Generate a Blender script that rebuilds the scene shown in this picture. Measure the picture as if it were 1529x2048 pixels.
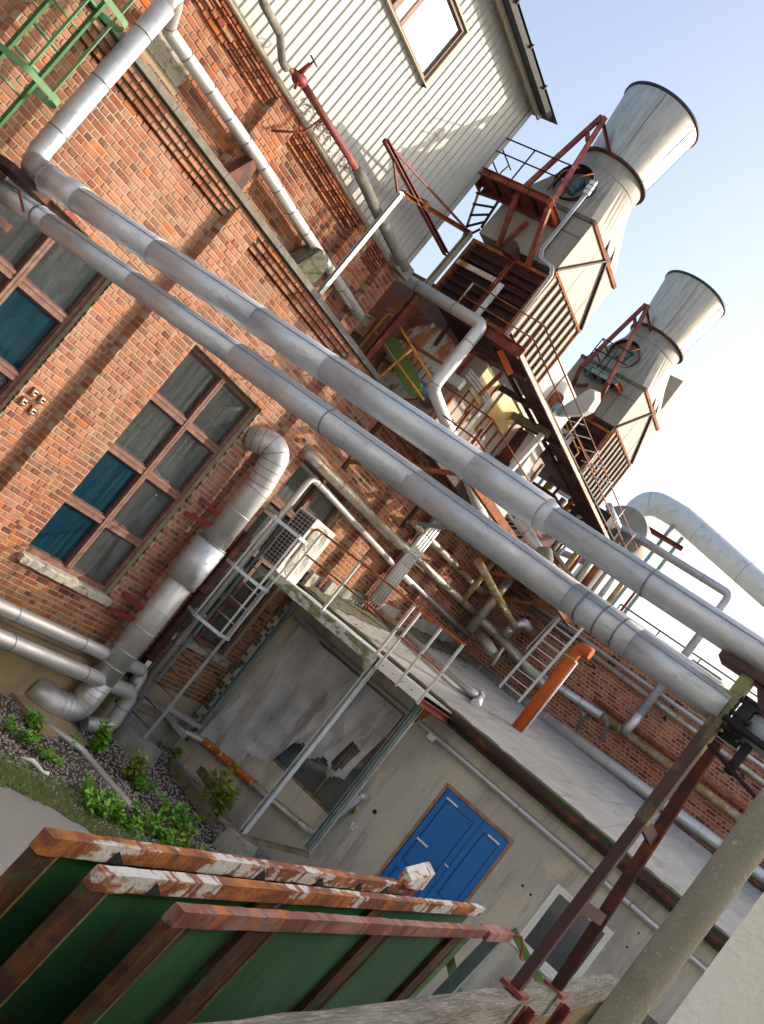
import bpy, math, random
from mathutils import Vector, Matrix
R = math.radians
random.seed(7)
for o in list(bpy.data.objects): bpy.data.objects.remove(o)
scene = bpy.context.scene
COL = scene.collection

# ------------------------------------------------------------------ camera
F, ROLL, PITCH, AZ = 2095.0, R(38.7), R(4.53), R(31.3)   # solved from the building's own lines
CX, CY = 764.5, 1024.0
EYE = Vector((0.0, -9.0, 3.7))
up = Vector((math.sin(ROLL)*math.cos(PITCH), -math.cos(ROLL)*math.cos(PITCH), math.sin(PITCH)))
hh = Vector((0, 0, 1)) - up*up.z; hh.normalize()
rr = up.cross(hh)
if rr.x < 0: rr = -rr
AX = math.cos(AZ)*hh + math.sin(AZ)*rr
AY = -math.cos(AZ)*rr + math.sin(AZ)*hh
MW = Matrix((AX, AY, up))                    # camera (x right, y down, z forward) -> world
cam = bpy.data.cameras.new('camera'); camo = bpy.data.objects.new('camera', cam); COL.objects.link(camo)
cr, cd, cf = MW.col[0], MW.col[1], MW.col[2]
camo.matrix_world = Matrix(((cr[0], -cd[0], -cf[0], EYE.x), (cr[1], -cd[1], -cf[1], EYE.y), (cr[2], -cd[2], -cf[2], EYE.z), (0, 0, 0, 1)))
cam.sensor_fit = 'HORIZONTAL'; cam.sensor_width = 36; cam.lens = F/1529*36
cam.clip_start = 0.05; cam.clip_end = 6000
scene.camera = camo

# ------------------------------------------------------------------ light
SUN = Vector((1.22, -1.0, 0.80)).normalized()
w = bpy.data.worlds.new('World'); scene.world = w; w.use_nodes = True
nt = w.node_tree; bg = nt.nodes['Background']
sky = nt.nodes.new('ShaderNodeTexSky'); sky.sky_type = 'NISHITA'; sky.sun_disc = False
sky.sun_elevation = math.asin(SUN.z); sky.sun_rotation = math.atan2(SUN.x, SUN.y)
sky.air_density = 1.0; sky.dust_density = 6.0; sky.ozone_density = 0.2
nt.links.new(sky.outputs[0], bg.inputs[0]); bg.inputs[1].default_value = 0.13
sl = bpy.data.lights.new('sun', 'SUN'); sl.energy = 2.0; sl.angle = R(0.6); sl.color = (1.0, 0.88, 0.72)
so = bpy.data.objects.new('sun', sl); COL.objects.link(so); so.location = (20, -20, 25)
so.rotation_euler = SUN.to_track_quat('Z', 'Y').to_euler()
scene.view_settings.view_transform = 'Standard'; scene.view_settings.look = 'None'
scene.view_settings.exposure = 1.4; scene.view_settings.gamma = 1; scene.view_settings.use_curve_mapping = False
scene.render.engine = 'CYCLES'
scene.cycles.max_bounces = 6; scene.cycles.transparent_max_bounces = 8

# ------------------------------------------------------------------ survey: sight line through a photo point, cut with a plane of the site
def ray(px, py): return MW @ Vector(((px-CX)/F, (py-CY)/F, 1.0))
def atX(px, py, x): d = ray(px, py); return EYE + d*((x-EYE.x)/d.x)
def atY(px, py, y): d = ray(px, py); return EYE + d*((y-EYE.y)/d.y)
def atZ(px, py, z): d = ray(px, py); return EYE + d*((z-EYE.z)/d.z)
def proj(P):
    v = MW.transposed() @ (Vector(P)-EYE); return CX+F*v.x/v.z, CY+F*v.y/v.z, v.z
V = Vector

# ------------------------------------------------------------------ materials
def new_mat(name):
    m = bpy.data.materials.new(name); m.use_nodes = True
    n = m.node_tree; n.nodes.clear()
    out = n.nodes.new('ShaderNodeOutputMaterial'); b = n.nodes.new('ShaderNodeBsdfPrincipled')
    n.links.new(b.outputs[0], out.inputs[0])
    return m, n, b
def N(n, t, **k):
    x = n.nodes.new(t)
    for a, v in k.items(): setattr(x, a, v)
    return x
def L(n, a, b): n.links.new(a, b)
def noise(n, scale, stretch=(1, 1, 1), detail=5, rough=0.6, seed=0.0):
    g = N(n, 'ShaderNodeNewGeometry'); mp = N(n, 'ShaderNodeMapping'); mp.inputs['Scale'].default_value = stretch
    mp.inputs['Location'].default_value = (seed*3.1, seed*1.7, seed*2.3)
    L(n, g.outputs['Position'], mp.inputs[0])
    t = N(n, 'ShaderNodeTexNoise'); t.inputs['Scale'].default_value = scale; t.inputs['Detail'].default_value = detail
    t.inputs['Roughness'].default_value = rough; L(n, mp.outputs[0], t.inputs[0]); return t.outputs[0]
def ramp(n, src, stops):
    r = N(n, 'ShaderNodeValToRGB'); e = r.color_ramp.elements
    while len(e) < len(stops): e.new(0.5)
    for i, (p, c) in enumerate(stops):
        e[i].position = p; e[i].color = (c, c, c, 1) if isinstance(c, (int, float)) else (*c, 1)
    L(n, src, r.inputs[0]); return r.outputs[0]
def mix(n, fac, a, b, mode='MIX'):
    x = N(n, 'ShaderNodeMix', data_type='RGBA', blend_type=mode)
    for i, v in ((0, fac), (6, a), (7, b)):
        if hasattr(v, 'is_linked') or hasattr(v, 'links'): L(n, v, x.inputs[i])
        else: x.inputs[i].default_value = v if i == 0 else (*v, 1)
    return x.outputs[2]
def bump(n, b, src, strength, dist=0.02):
    x = N(n, 'ShaderNodeBump'); x.inputs['Strength'].default_value = strength; x.inputs['Distance'].default_value = dist
    L(n, src, x.inputs['Height']); L(n, x.outputs[0], b.inputs['Normal'])
def surf(name, base, rough=0.6, metal=0.0, layers=(), bmp=None, rvar=None, spec=0.4):
    """base colour with layers of (scale, stretch, lo, hi, colour, amount): wear, stains and grain with shapes of their own"""
    m, n, b = new_mat(name)
    c = base
    for i, (sc, st, lo, hi, colr, amt) in enumerate(layers):
        f = ramp(n, noise(n, sc, st, seed=i+len(name)), [(lo, 0.0), (hi, amt)])
        c = mix(n, f, c, colr)
    if isinstance(c, tuple): b.inputs['Base Color'].default_value = (*c, 1)
    else: L(n, c, b.inputs['Base Color'])
    b.inputs['Metallic'].default_value = metal; b.inputs['Roughness'].default_value = rough
    b.inputs['Specular IOR Level'].default_value = spec
    if rvar:
        L(n, ramp(n, noise(n, rvar[0], rvar[3] if len(rvar) > 3 else (1, 1, 1), seed=5), [(0.3, rvar[1]), (0.7, rvar[2])]), b.inputs['Roughness'])
    if bmp: bump(n, b, noise(n, bmp[0], bmp[2] if len(bmp) > 2 else (1, 1, 1), seed=9), bmp[1], bmp[3] if len(bmp) > 3 else 0.01)
    return m
S1 = (1, 1, 1)
M = {}
M['jacket'] = surf('jacket', (0.50, 0.525, 0.565), 0.45, 0.5, [(2.2, (1.5, .6, 1.5), 0.46, 0.66, (0.38, 0.405, 0.45), 0.8), (5, (1.6, .35, 1.6), 0.56, 0.66, (0.27, 0.285, 0.31), 0.55), (22, (1, .6, 1), 0.6, 0.7, (0.23, 0.24, 0.26), 0.45), (1.1, (1, 3, 1), 0.55, 0.66, (0.58, 0.585, 0.59), 0.5)], (6, 0.35, (1, .5, 1), 0.03), (6, 0.36, 0.6))
M['jacket_warm'] = surf('jacket_warm', (0.54, 0.54, 0.535), 0.45, 0.6, [(4, S1, 0.5, 0.75, (0.42, 0.41, 0.40), 0.5), (22, S1, 0.6, 0.72, (0.33, 0.32, 0.30), 0.3)], (25, 0.12), (5, 0.40, 0.58))
M['jacket_old'] = surf('jacket_old', (0.44, 0.42, 0.36), 0.5, 0.6, [(5, S1, 0.45, 0.65, (0.30, 0.25, 0.14), 0.7), (14, S1, 0.52, 0.66, (0.55, 0.54, 0.50), 0.7), (9, S1, 0.6, 0.7, (0.17, 0.15, 0.10), 0.6)], (20, 0.3), (7, 0.35, 0.65))
M['jacket_yellow'] = surf('jacket_yellow', (0.36, 0.24, 0.07), 0.55, 0.4, [(6, S1, 0.45, 0.6, (0.46, 0.44, 0.38), 0.9), (12, S1, 0.6, 0.7, (0.14, 0.10, 0.05), 0.6)], (20, 0.3))
M['foil'] = surf('foil', (0.62, 0.62, 0.62), 0.28, 0.95, [(10, S1, 0.55, 0.7, (0.35, 0.35, 0.35), 0.6)], (28, 0.9, S1, 0.02))
M['seam'] = surf('seam', (0.2, 0.205, 0.22), 0.5, 0.7)
M['galv'] = surf('galv', (0.50, 0.52, 0.53), 0.5, 0.5, [(9, S1, 0.5, 0.7, (0.34, 0.36, 0.37), 0.6), (3, S1, 0.62, 0.72, (0.30, 0.24, 0.15), 0.4)], (40, 0.1))
M['galv_green'] = surf('galv_green', (0.24, 0.32, 0.33), 0.55, 0.4, [(7, S1, 0.5, 0.7, (0.12, 0.16, 0.15), 0.7), (3, S1, 0.58, 0.7, (0.10, 0.13, 0.04), 0.6)])
M['pale_steel'] = surf('pale_steel', (0.58, 0.61, 0.62), 0.55, 0.15, [(5, S1, 0.55, 0.68, (0.40, 0.42, 0.40), 0.6), (11, S1, 0.64, 0.7, (0.32, 0.19, 0.08), 0.7)])
M['moss_steel'] = surf('moss_steel', (0.50, 0.53, 0.52), 0.65, 0.1, [(5, (1, 1, 2), 0.42, 0.55, (0.12, 0.19, 0.05), 0.9), (9, S1, 0.56, 0.64, (0.30, 0.13, 0.05), 0.9)], (30, 0.2))
M['rust'] = surf('rust', (0.20, 0.065, 0.025), 0.85, 0.1, [(6, S1, 0.4, 0.62, (0.36, 0.12, 0.03), 0.9), (17, S1, 0.5, 0.68, (0.09, 0.03, 0.018), 0.8)], (40, 0.4))
M['rust_orange'] = surf('rust_orange', (0.50, 0.105, 0.012), 0.8, 0.0, [(4, (1, 1, .4), 0.42, 0.66, (0.30, 0.05, 0.012), 0.9), (18, S1, 0.55, 0.7, (0.20, 0.045, 0.02), 0.6), (7, (1, 1, .5), 0.6, 0.72, (0.58, 0.22, 0.05), 0.6)], (45, 0.3))
M['oxide'] = surf('oxide', (0.16, 0.028, 0.025), 0.65, 0.0, [(5, S1, 0.48, 0.64, (0.27, 0.085, 0.03), 0.8), (13, S1, 0.58, 0.7, (0.06, 0.015, 0.016), 0.8)], (30, 0.2))
M['oxide_dark'] = surf('oxide_dark', (0.045, 0.018, 0.02), 0.7, 0.0, [(5, S1, 0.5, 0.66, (0.10, 0.035, 0.02), 0.8)], (30, 0.2))
M['rust_dark'] = surf('rust_dark', (0.05, 0.022, 0.022), 0.7, 0.15, [(3, (1, 1, .5), 0.5, 0.64, (0.22, 0.06, 0.02), 0.9), (9, S1, 0.56, 0.68, (0.12, 0.02, 0.012), 0.8)], (30, 0.3))
M['lichen_post'] = surf('lichen_post', (0.06, 0.035, 0.032), 0.75, 0.1, [(2.4, (1, 1, .6), 0.5, 0.56, (0.20, 0.21, 0.09), 0.95), (12, S1, 0.52, 0.62, (0.12, 0.07, 0.05), 0.7)], (35, 0.4))
M['rim'] = surf('rim', (0.17, 0.055, 0.026), 0.8, 0.0, [(2.6, (1.2, 2, 2), 0.46, 0.60, (0.42, 0.15, 0.03), 0.9), (1.9, (1.2, 3, 3), 0.50, 0.55, (0.55, 0.555, 0.54), 0.95), (5.5, (2.4, .5, .5), 0.55, 0.60, (0.18, 0.05, 0.025), 0.95), (12, (2.6, .4, .4), 0.62, 0.66, (0.05, 0.022, 0.018), 0.9), (30, (1.5, 1, 1), 0.58, 0.68, (0.30, 0.11, 0.04), 0.6)], (35, 0.8))
M['rim_brown'] = surf('rim_brown', (0.19, 0.07, 0.05), 0.75, 0.0, [(2, (1.6, 1, 1), 0.46, 0.6, (0.33, 0.19, 0.165), 0.85), (4, (2.2, .5, .5), 0.56, 0.62, (0.44, 0.14, 0.03), 0.9), (9, (2.6, .4, .4), 0.60, 0.65, (0.06, 0.022, 0.02), 0.9), (30, S1, 0.58, 0.68, (0.12, 0.05, 0.035), 0.6)], (35, 0.7))
M['rust_mottled'] = surf('rust_mottled', (0.44, 0.12, 0.018), 0.8, 0.0, [(7, S1, 0.5, 0.6, (0.20, 0.05, 0.018), 0.9), (11, S1, 0.56, 0.63, (0.50, 0.34, 0.12), 0.9), (17, S1, 0.6, 0.67, (0.56, 0.54, 0.48), 0.9)], (40, 0.6))
M['rust_flange'] = surf('rust_flange', (0.055, 0.028, 0.016), 0.85, 0.0, [(5, S1, 0.45, 0.62, (0.15, 0.06, 0.018), 0.9), (4, S1, 0.6, 0.66, (0.03, 0.09, 0.035), 0.9), (15, S1, 0.55, 0.7, (0.03, 0.015, 0.012), 0.8)], (35, 0.4))
M['panel_green'] = surf('panel_green', (0.028, 0.12, 0.045), 0.5, 0.0, [(1.8, S1, 0.45, 0.65, (0.05, 0.165, 0.075), 0.8), (5, (2.5, 1, .25), 0.56, 0.66, (0.085, 0.04, 0.018), 0.85), (14, (2, 1, .4), 0.6, 0.68, (0.015, 0.06, 0.025), 0.8), (40, S1, 0.66, 0.7, (0.14, 0.06, 0.025), 0.8)], (3, 0.25, S1, 0.05))
M['ladder_green'] = surf('ladder_green', (0.012, 0.11, 0.032), 0.5, 0.0, [(8, S1, 0.5, 0.7, (0.03, 0.16, 0.06), 0.6), (25, S1, 0.64, 0.7, (0.16, 0.10, 0.05), 0.7)])
M['ladder_pale'] = surf('ladder_pale', (0.10, 0.235, 0.11), 0.55, 0.0, [(8, S1, 0.5, 0.7, (0.06, 0.18, 0.075), 0.6), (30, S1, 0.62, 0.68, (0.12, 0.09, 0.05), 0.8)])
M['guard_green'] = surf('guard_green', (0.10, 0.17, 0.04), 0.5, 0.0, [(6, S1, 0.5, 0.7, (0.17, 0.23, 0.08), 0.6), (9, S1, 0.62, 0.7, (0.25, 0.10, 0.03), 0.6)])
M['yellow_rail'] = surf('yellow_rail', (0.55, 0.25, 0.04), 0.6, 0.0, [(9, S1, 0.5, 0.65, (0.35, 0.10, 0.03), 0.8)])
M['cream'] = surf('cream', (0.415, 0.425, 0.405), 0.55, 0.0, [(1.6, (1, 1, .35), 0.5, 0.7, (0.42, 0.415, 0.37), 0.6), (7, (2, 2, .3), 0.62, 0.75, (0.42, 0.38, 0.28), 0.4)])
M['cream_dirty'] = surf('cream_dirty', (0.37, 0.325, 0.245), 0.6, 0.0, [(4, (2, 2, .3), 0.46, 0.66, (0.40, 0.34, 0.25), 0.7), (6, (2, 2, .4), 0.62, 0.7, (0.33, 0.16, 0.06), 0.7)])
M['tower'] = surf('tower', (0.285, 0.27, 0.235), 0.6, 0.05, [(5, (2.2, 2.2, .16), 0.42, 0.62, (0.22, 0.20, 0.17), 0.75), (3, (1.5, 1.5, .3), 0.56, 0.7, (0.34, 0.335, 0.31), 0.6), (16, S1, 0.62, 0.72, (0.25, 0.13, 0.06), 0.4)], (14, 0.12))
M['stack'] = surf('stack', (0.42, 0.40, 0.355), 0.4, 0.8, [(5, (3, 3, .10), 0.46, 0.60, (0.29, 0.27, 0.235), 0.75), (2.5, (1, 1, .4), 0.45, 0.65, (0.38, 0.37, 0.35), 0.6), (14, S1, 0.6, 0.74, (0.30, 0.27, 0.22), 0.4)], (12, 0.1), (5, 0.34, 0.52))
M['stack_dark'] = surf('stack_dark', (0.035, 0.04, 0.05), 0.6, 0.3)
M['white_rust'] = surf('white_rust', (0.50, 0.49, 0.46), 0.7, 0.0, [(4, (1, 1, .5), 0.48, 0.58, (0.40, 0.14, 0.03), 0.95), (14, (1, 1, .4), 0.55, 0.66, (0.20, 0.07, 0.025), 0.8)], (25, 0.2))
M['rust_sheet'] = surf('rust_sheet', (0.14, 0.055, 0.03), 0.8, 0.0, [(3, S1, 0.45, 0.65, (0.22, 0.09, 0.035), 0.9), (9, S1, 0.6, 0.7, (0.30, 0.26, 0.20), 0.5)], (25, 0.2))
M['ochre_panel'] = surf('ochre_panel', (0.55, 0.34, 0.10), 0.55, 0.0, [(1.6, S1, 0.46, 0.6, (0.62, 0.54, 0.34), 0.9), (3.5, S1, 0.6, 0.68, (0.50, 0.48, 0.40), 0.8)])
M['stucco'] = surf('stucco', (0.53, 0.50, 0.42), 0.9, 0.0, [(0.7, S1, 0.44, 0.58, (0.42, 0.405, 0.35), 0.9), (1.7, S1, 0.54, 0.64, (0.60, 0.53, 0.37), 0.8), (1.1, (1, 1.4, .5), 0.52, 0.62, (0.27, 0.265, 0.235), 0.8), (3.2, (1, 3.2, .3), 0.56, 0.66, (0.31, 0.30, 0.255), 0.75), (11, S1, 0.60, 0.68, (0.60, 0.575, 0.50), 0.5), (26, S1, 0.66, 0.71, (0.20, 0.195, 0.17), 0.6), (60, S1, 0.4, 0.7, (0.55, 0.54, 0.50), 0.3)], (50, 0.8, S1, 0.014))
M['stucco_white'] = surf('stucco_white', (0.56, 0.575, 0.53), 0.9, 0.0, [(2, S1, 0.45, 0.65, (0.52, 0.53, 0.45), 0.7), (40, S1, 0.45, 0.7, (0.66, 0.66, 0.6), 0.4)], (45, 0.8, S1, 0.01))
M['plinth'] = surf('plinth', (0.36, 0.265, 0.135), 0.9, 0.0, [(2.2, S1, 0.42, 0.62, (0.27, 0.21, 0.13), 0.9), (4, S1, 0.6, 0.7, (0.13, 0.13, 0.05), 0.7), (20, S1, 0.6, 0.72, (0.42, 0.36, 0.26), 0.6)], (40, 0.5, S1, 0.01))
M['concrete'] = surf('concrete', (0.32, 0.31, 0.27), 0.9, 0.0, [(4, S1, 0.45, 0.66, (0.20, 0.19, 0.15), 0.85), (9, S1, 0.6, 0.7, (0.12, 0.14, 0.05), 0.7), (40, S1, 0.55, 0.7, (0.42, 0.41, 0.37), 0.5)], (50, 0.5, S1, 0.01))
M['post_concrete'] = surf('post_concrete', (0.22, 0.215, 0.165), 0.9, 0.0, [(5, S1, 0.45, 0.62, (0.25, 0.24, 0.19), 0.8), (2, S1, 0.55, 0.68, (0.11, 0.105, 0.08), 0.7), (30, S1, 0.62, 0.7, (0.42, 0.41, 0.36), 0.8)], (60, 0.9, S1, 0.012))
M['stone'] = surf('stone', (0.16, 0.155, 0.135), 0.9, 0.0, [(6, S1, 0.45, 0.66, (0.25, 0.24, 0.21), 0.8), (14, S1, 0.6, 0.72, (0.08, 0.08, 0.06), 0.7)], (40, 0.5))
M['sill'] = surf('sill', (0.42, 0.40, 0.34), 0.9, 0.0, [(8, S1, 0.5, 0.62, (0.10, 0.10, 0.07), 0.85), (3, S1, 0.55, 0.68, (0.22, 0.21, 0.10), 0.6)], (40, 0.8, S1, 0.015))
M['roof_felt'] = surf('roof_felt', (0.33, 0.33, 0.315), 0.85, 0.0, [(1.2, S1, 0.42, 0.62, (0.26, 0.26, 0.245), 0.9), (3, (.3, 2, 1), 0.54, 0.66, (0.19, 0.195, 0.19), 0.7), (24, S1, 0.66, 0.72, (0.42, 0.42, 0.41), 0.7)], (50, 0.2))
M['roof_moss'] = surf('roof_moss', (0.13, 0.12, 0.09), 0.95, 0.0, [(5, S1, 0.45, 0.6, (0.06, 0.085, 0.02), 0.9), (30, S1, 0.6, 0.68, (0.42, 0.40, 0.36), 0.8)], (30, 0.6))
M['fascia'] = surf('fascia', (0.06, 0.05, 0.035), 0.85, 0.0, [(3, S1, 0.45, 0.6, (0.05, 0.07, 0.02), 0.9), (6, S1, 0.56, 0.66, (0.14, 0.07, 0.05), 0.8)], (30, 0.4))
M['asphalt'] = surf('asphalt', (0.22, 0.22, 0.21), 0.9, 0.0, [(0.7, S1, 0.45, 0.65, (0.26, 0.26, 0.25), 0.8), (140, S1, 0.5, 0.62, (0.36, 0.36, 0.345), 0.6), (90, S1, 0.58, 0.66, (0.11, 0.11, 0.11), 0.7)], (120, 0.5, S1, 0.006))
M['soil'] = surf('soil', (0.085, 0.07, 0.055), 0.95, 0.0, [(6, S1, 0.45, 0.6, (0.05, 0.045, 0.03), 0.9), (3, S1, 0.52, 0.62, (0.05, 0.075, 0.02), 0.8)], (40, 0.6))
M['moss_edge'] = surf('moss_edge', (0.055, 0.075, 0.02), 0.95, 0.0, [(12, S1, 0.42, 0.62, (0.09, 0.08, 0.04), 0.9)], (50, 0.8))
M['pale_ground'] = surf('pale_ground', (0.36, 0.40, 0.44), 0.8, 0.0, [(2, S1, 0.45, 0.65, (0.30, 0.33, 0.35), 0.8), (20, S1, 0.6, 0.7, (0.22, 0.23, 0.22), 0.6)])
M['wood_grey'] = surf('wood_grey', (0.20, 0.19, 0.165), 0.9, 0.0, [(9, (.25, 3, 3), 0.42, 0.58, (0.10, 0.095, 0.08), 0.9), (30, (.3, 4, 4), 0.5, 0.66, (0.36, 0.35, 0.33), 0.7)], (24, 0.9, (.3, 4, 4), 0.02))
M['wood_yellow'] = surf('wood_yellow', (0.16, 0.125, 0.055), 0.85, 0.0, [(7, (.25, 3, 2), 0.45, 0.62, (0.07, 0.065, 0.03), 0.9), (3, S1, 0.55, 0.68, (0.06, 0.08, 0.025), 0.7)], (24, 0.5, (.3, 4, 4)))
M['wood_old'] = surf('wood_old', (0.20, 0.155, 0.095), 0.9, 0.0, [(9, S1, 0.45, 0.62, (0.09, 0.08, 0.05), 0.9), (3, S1, 0.56, 0.66, (0.09, 0.10, 0.035), 0.8)], (30, 0.6))
M['frame'] = surf('frame', (0.155, 0.075, 0.055), 0.6, 0.0, [(10, (1, 1, 1), 0.45, 0.65, (0.25, 0.14, 0.105), 0.8), (28, S1, 0.58, 0.7, (0.07, 0.035, 0.028), 0.7)], (40, 0.2))
M['frame_dark'] = surf('frame_dark', (0.07, 0.03, 0.025), 0.6, 0.0, [(10, S1, 0.5, 0.65, (0.12, 0.05, 0.04), 0.8)])
M['blue'] = surf('blue', (0.006, 0.15, 0.47), 0.42, 0.0, [(1.5, S1, 0.45, 0.65, (0.008, 0.125, 0.40), 0.7), (26, S1, 0.68, 0.72, (0.35, 0.45, 0.55), 0.5)])
M['blue_dark'] = surf('blue_dark', (0.005, 0.06, 0.20), 0.45)  # darker blue that paints shade into the door grooves
M['wood_bare'] = surf('wood_bare', (0.36, 0.20, 0.11), 0.8, 0.0, [(14, (1, 1, .4), 0.45, 0.62, (0.22, 0.12, 0.07), 0.8)])
M['white'] = surf('white', (0.74, 0.74, 0.70), 0.5, 0.0, [(8, S1, 0.56, 0.7, (0.60, 0.59, 0.54), 0.6)])
M['ac_cream'] = surf('ac_cream', (0.70, 0.665, 0.565), 0.45, 0.0, [(6, S1, 0.6, 0.72, (0.55, 0.50, 0.40), 0.4)])
M['ac_fan'] = surf('ac_fan', (0.42, 0.405, 0.35), 0.5)
M['dark'] = surf('dark', (0.018, 0.017, 0.018), 0.8)
M['grille'] = surf('grille', (0.03, 0.035, 0.04), 0.6, 0.3)
M['motor_blue'] = surf('motor_blue', (0.07, 0.14, 0.17), 0.5, 0.1, [(8, S1, 0.5, 0.7, (0.03, 0.06, 0.08), 0.7)])
M['red_paint'] = surf('red_paint', (0.50, 0.02, 0.02), 0.5)
M['red_dark'] = surf('red_dark', (0.17, 0.012, 0.012), 0.55, 0.0, [(9, S1, 0.5, 0.7, (0.10, 0.02, 0.015), 0.7)])
M['pink_beam'] = surf('pink_beam', (0.50, 0.30, 0.25), 0.6, 0.0, [(3, S1, 0.48, 0.56, (0.55, 0.53, 0.47), 0.9), (12, S1, 0.6, 0.7, (0.35, 0.10, 0.06), 0.7)])
M['teal_rail'] = surf('teal_rail', (0.05, 0.15, 0.14), 0.5)
M['black_iron'] = surf('black_iron', (0.012, 0.011, 0.012), 0.6, 0.3)
M['pale_grey'] = surf('pale_grey', (0.50, 0.53, 0.56), 0.9, 0.0, [(1, S1, 0.45, 0.65, (0.44, 0.46, 0.48), 0.8)])
M['hood'] = surf('hood', (0.16, 0.17, 0.19), 0.6, 0.2)
M['leaf_a'] = surf('leaf_a', (0.11, 0.30, 0.03), 0.5, 0.0, [(9, S1, 0.4, 0.62, (0.20, 0.40, 0.045), 0.9), (21, S1, 0.55, 0.7, (0.04, 0.14, 0.016), 0.8)])
M['leaf_y'] = surf('leaf_y', (0.22, 0.25, 0.03), 0.5, 0.0, [(14, S1, 0.45, 0.62, (0.10, 0.21, 0.03), 0.9), (24, S1, 0.6, 0.7, (0.40, 0.24, 0.03), 0.8)])
M['stem'] = surf('stem', (0.08, 0.07, 0.03), 0.8)
M['dry'] = surf('dry', (0.20, 0.16, 0.09), 0.9, 0.0, [(40, S1, 0.45, 0.6, (0.09, 0.09, 0.04), 0.8)])
M['stone_bits'] = surf('stone_bits', (0.36, 0.315, 0.30), 0.9, 0.0, [(35, S1, 0.4, 0.6, (0.17, 0.145, 0.135), 0.9), (60, S1, 0.54, 0.64, (0.56, 0.52, 0.50), 0.8)])

def brick_mat(name, single):
    m, n, b = new_mat(name)
    if single:
        oi = N(n, 'ShaderNodeObjectInfo'); col = oi.outputs['Color']
    else:
        at = N(n, 'ShaderNodeAttribute', attribute_name='rnd'); col = at.outputs['Color']
    sp = N(n, 'ShaderNodeSeparateColor'); L(n, col, sp.inputs[0])
    c = ramp(n, sp.outputs[0], [(0.0, (0.13, 0.045, 0.035)), (0.10, (0.24, 0.070, 0.045)), (0.32, (0.33, 0.105, 0.06)), (0.55, (0.37, 0.15, 0.09)), (0.76, (0.38, 0.18, 0.12)), (0.90, (0.46, 0.13, 0.03)), (1.0, (0.36, 0.21, 0.14))])
    sh = ramp(n, noise(n, 60, S1), [(0.3, 0.72), (0.7, 1.22)]); c = mix(n, 1.0, c, sh, 'MULTIPLY')
    # lime bloom washed over the older courses (paler above the sills), moss low down
    g = N(n, 'ShaderNodeNewGeometry'); sx = N(n, 'ShaderNodeSeparateXYZ'); L(n, g.outputs['Position'], sx.inputs[0])
    zz = N(n, 'ShaderNodeMapRange'); zz.inputs[1].default_value = 1.6; zz.inputs[2].default_value = 3.4; L(n, sx.outputs[2], zz.inputs[0])
    z2 = N(n, 'ShaderNodeMapRange'); z2.inputs[1].default_value = 6.9; z2.inputs[2].default_value = 6.2; L(n, sx.outputs[2], z2.inputs[0])
    x2 = N(n, 'ShaderNodeMapRange'); x2.inputs[1].default_value = 15.0; x2.inputs[2].default_value = 10.0; L(n, sx.outputs[0], x2.inputs[0])
    bl = ramp(n, noise(n, 0.9, S1, 6, 0.7, 3), [(0.36, 0.15), (0.62, 0.85)])
    bl2 = ramp(n, noise(n, 22, S1, 4, 0.7, 4), [(0.34, 0.25), (0.62, 1.0)])
    q = mix(n, 1.0, bl, bl2, 'MULTIPLY')
    q = mix(n, 1.0, q, ramp(n, sp.outputs[1], [(0.0, 0.25), (0.6, 1.0)]), 'MULTIPLY')
    for s_ in (zz, z2, x2): q = mix(n, 1.0, q, s_.outputs[0], 'MULTIPLY')
    c = mix(n, q, c, (0.44, 0.27, 0.19))
    so_ = ramp(n, noise(n, 1.3, (2.6, 2.6, .22), 6, 0.65, 11), [(0.36, 0.68), (0.56, 1.08)]); c = mix(n, 1.0, c, so_, 'MULTIPLY')
    mz = N(n, 'ShaderNodeMapRange'); mz.inputs[1].default_value = 1.45; mz.inputs[2].default_value = 0.7; L(n, sx.outputs[2], mz.inputs[0])
    mo = mix(n, 1.0, ramp(n, noise(n, 3, S1, 6, 0.7, 6), [(0.38, 0.25), (0.6, 1.0)]), mz.outputs[0], 'MULTIPLY')
    c = mix(n, mo, c, (0.11, 0.11, 0.04))
    L(n, c, b.inputs['Base Color']); b.inputs['Roughness'].default_value = 0.9; b.inputs['Specular IOR Level'].default_value = 0.2
    bump(n, b, noise(n, 90, S1, 6, 0.7), 0.5, 0.006)
    return m
M['brick'] = brick_mat('brick_fired', False); M['brick_one'] = brick_mat('brick_fired_piece', True)
M['mortar'] = surf('mortar', (0.37, 0.31, 0.215), 0.95, 0.0, [(1.1, S1, 0.42, 0.62, (0.31, 0.26, 0.18), 0.8), (4, S1, 0.58, 0.7, (0.19, 0.17, 0.10), 0.6), (60, S1, 0.5, 0.7, (0.38, 0.335, 0.26), 0.5)], (70, 0.5))
M['mortar_grey'] = surf('mortar_grey', (0.46, 0.38, 0.31), 0.95, 0.0, [(2, S1, 0.45, 0.65, (0.38, 0.31, 0.25), 0.8)], (70, 0.5))

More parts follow.
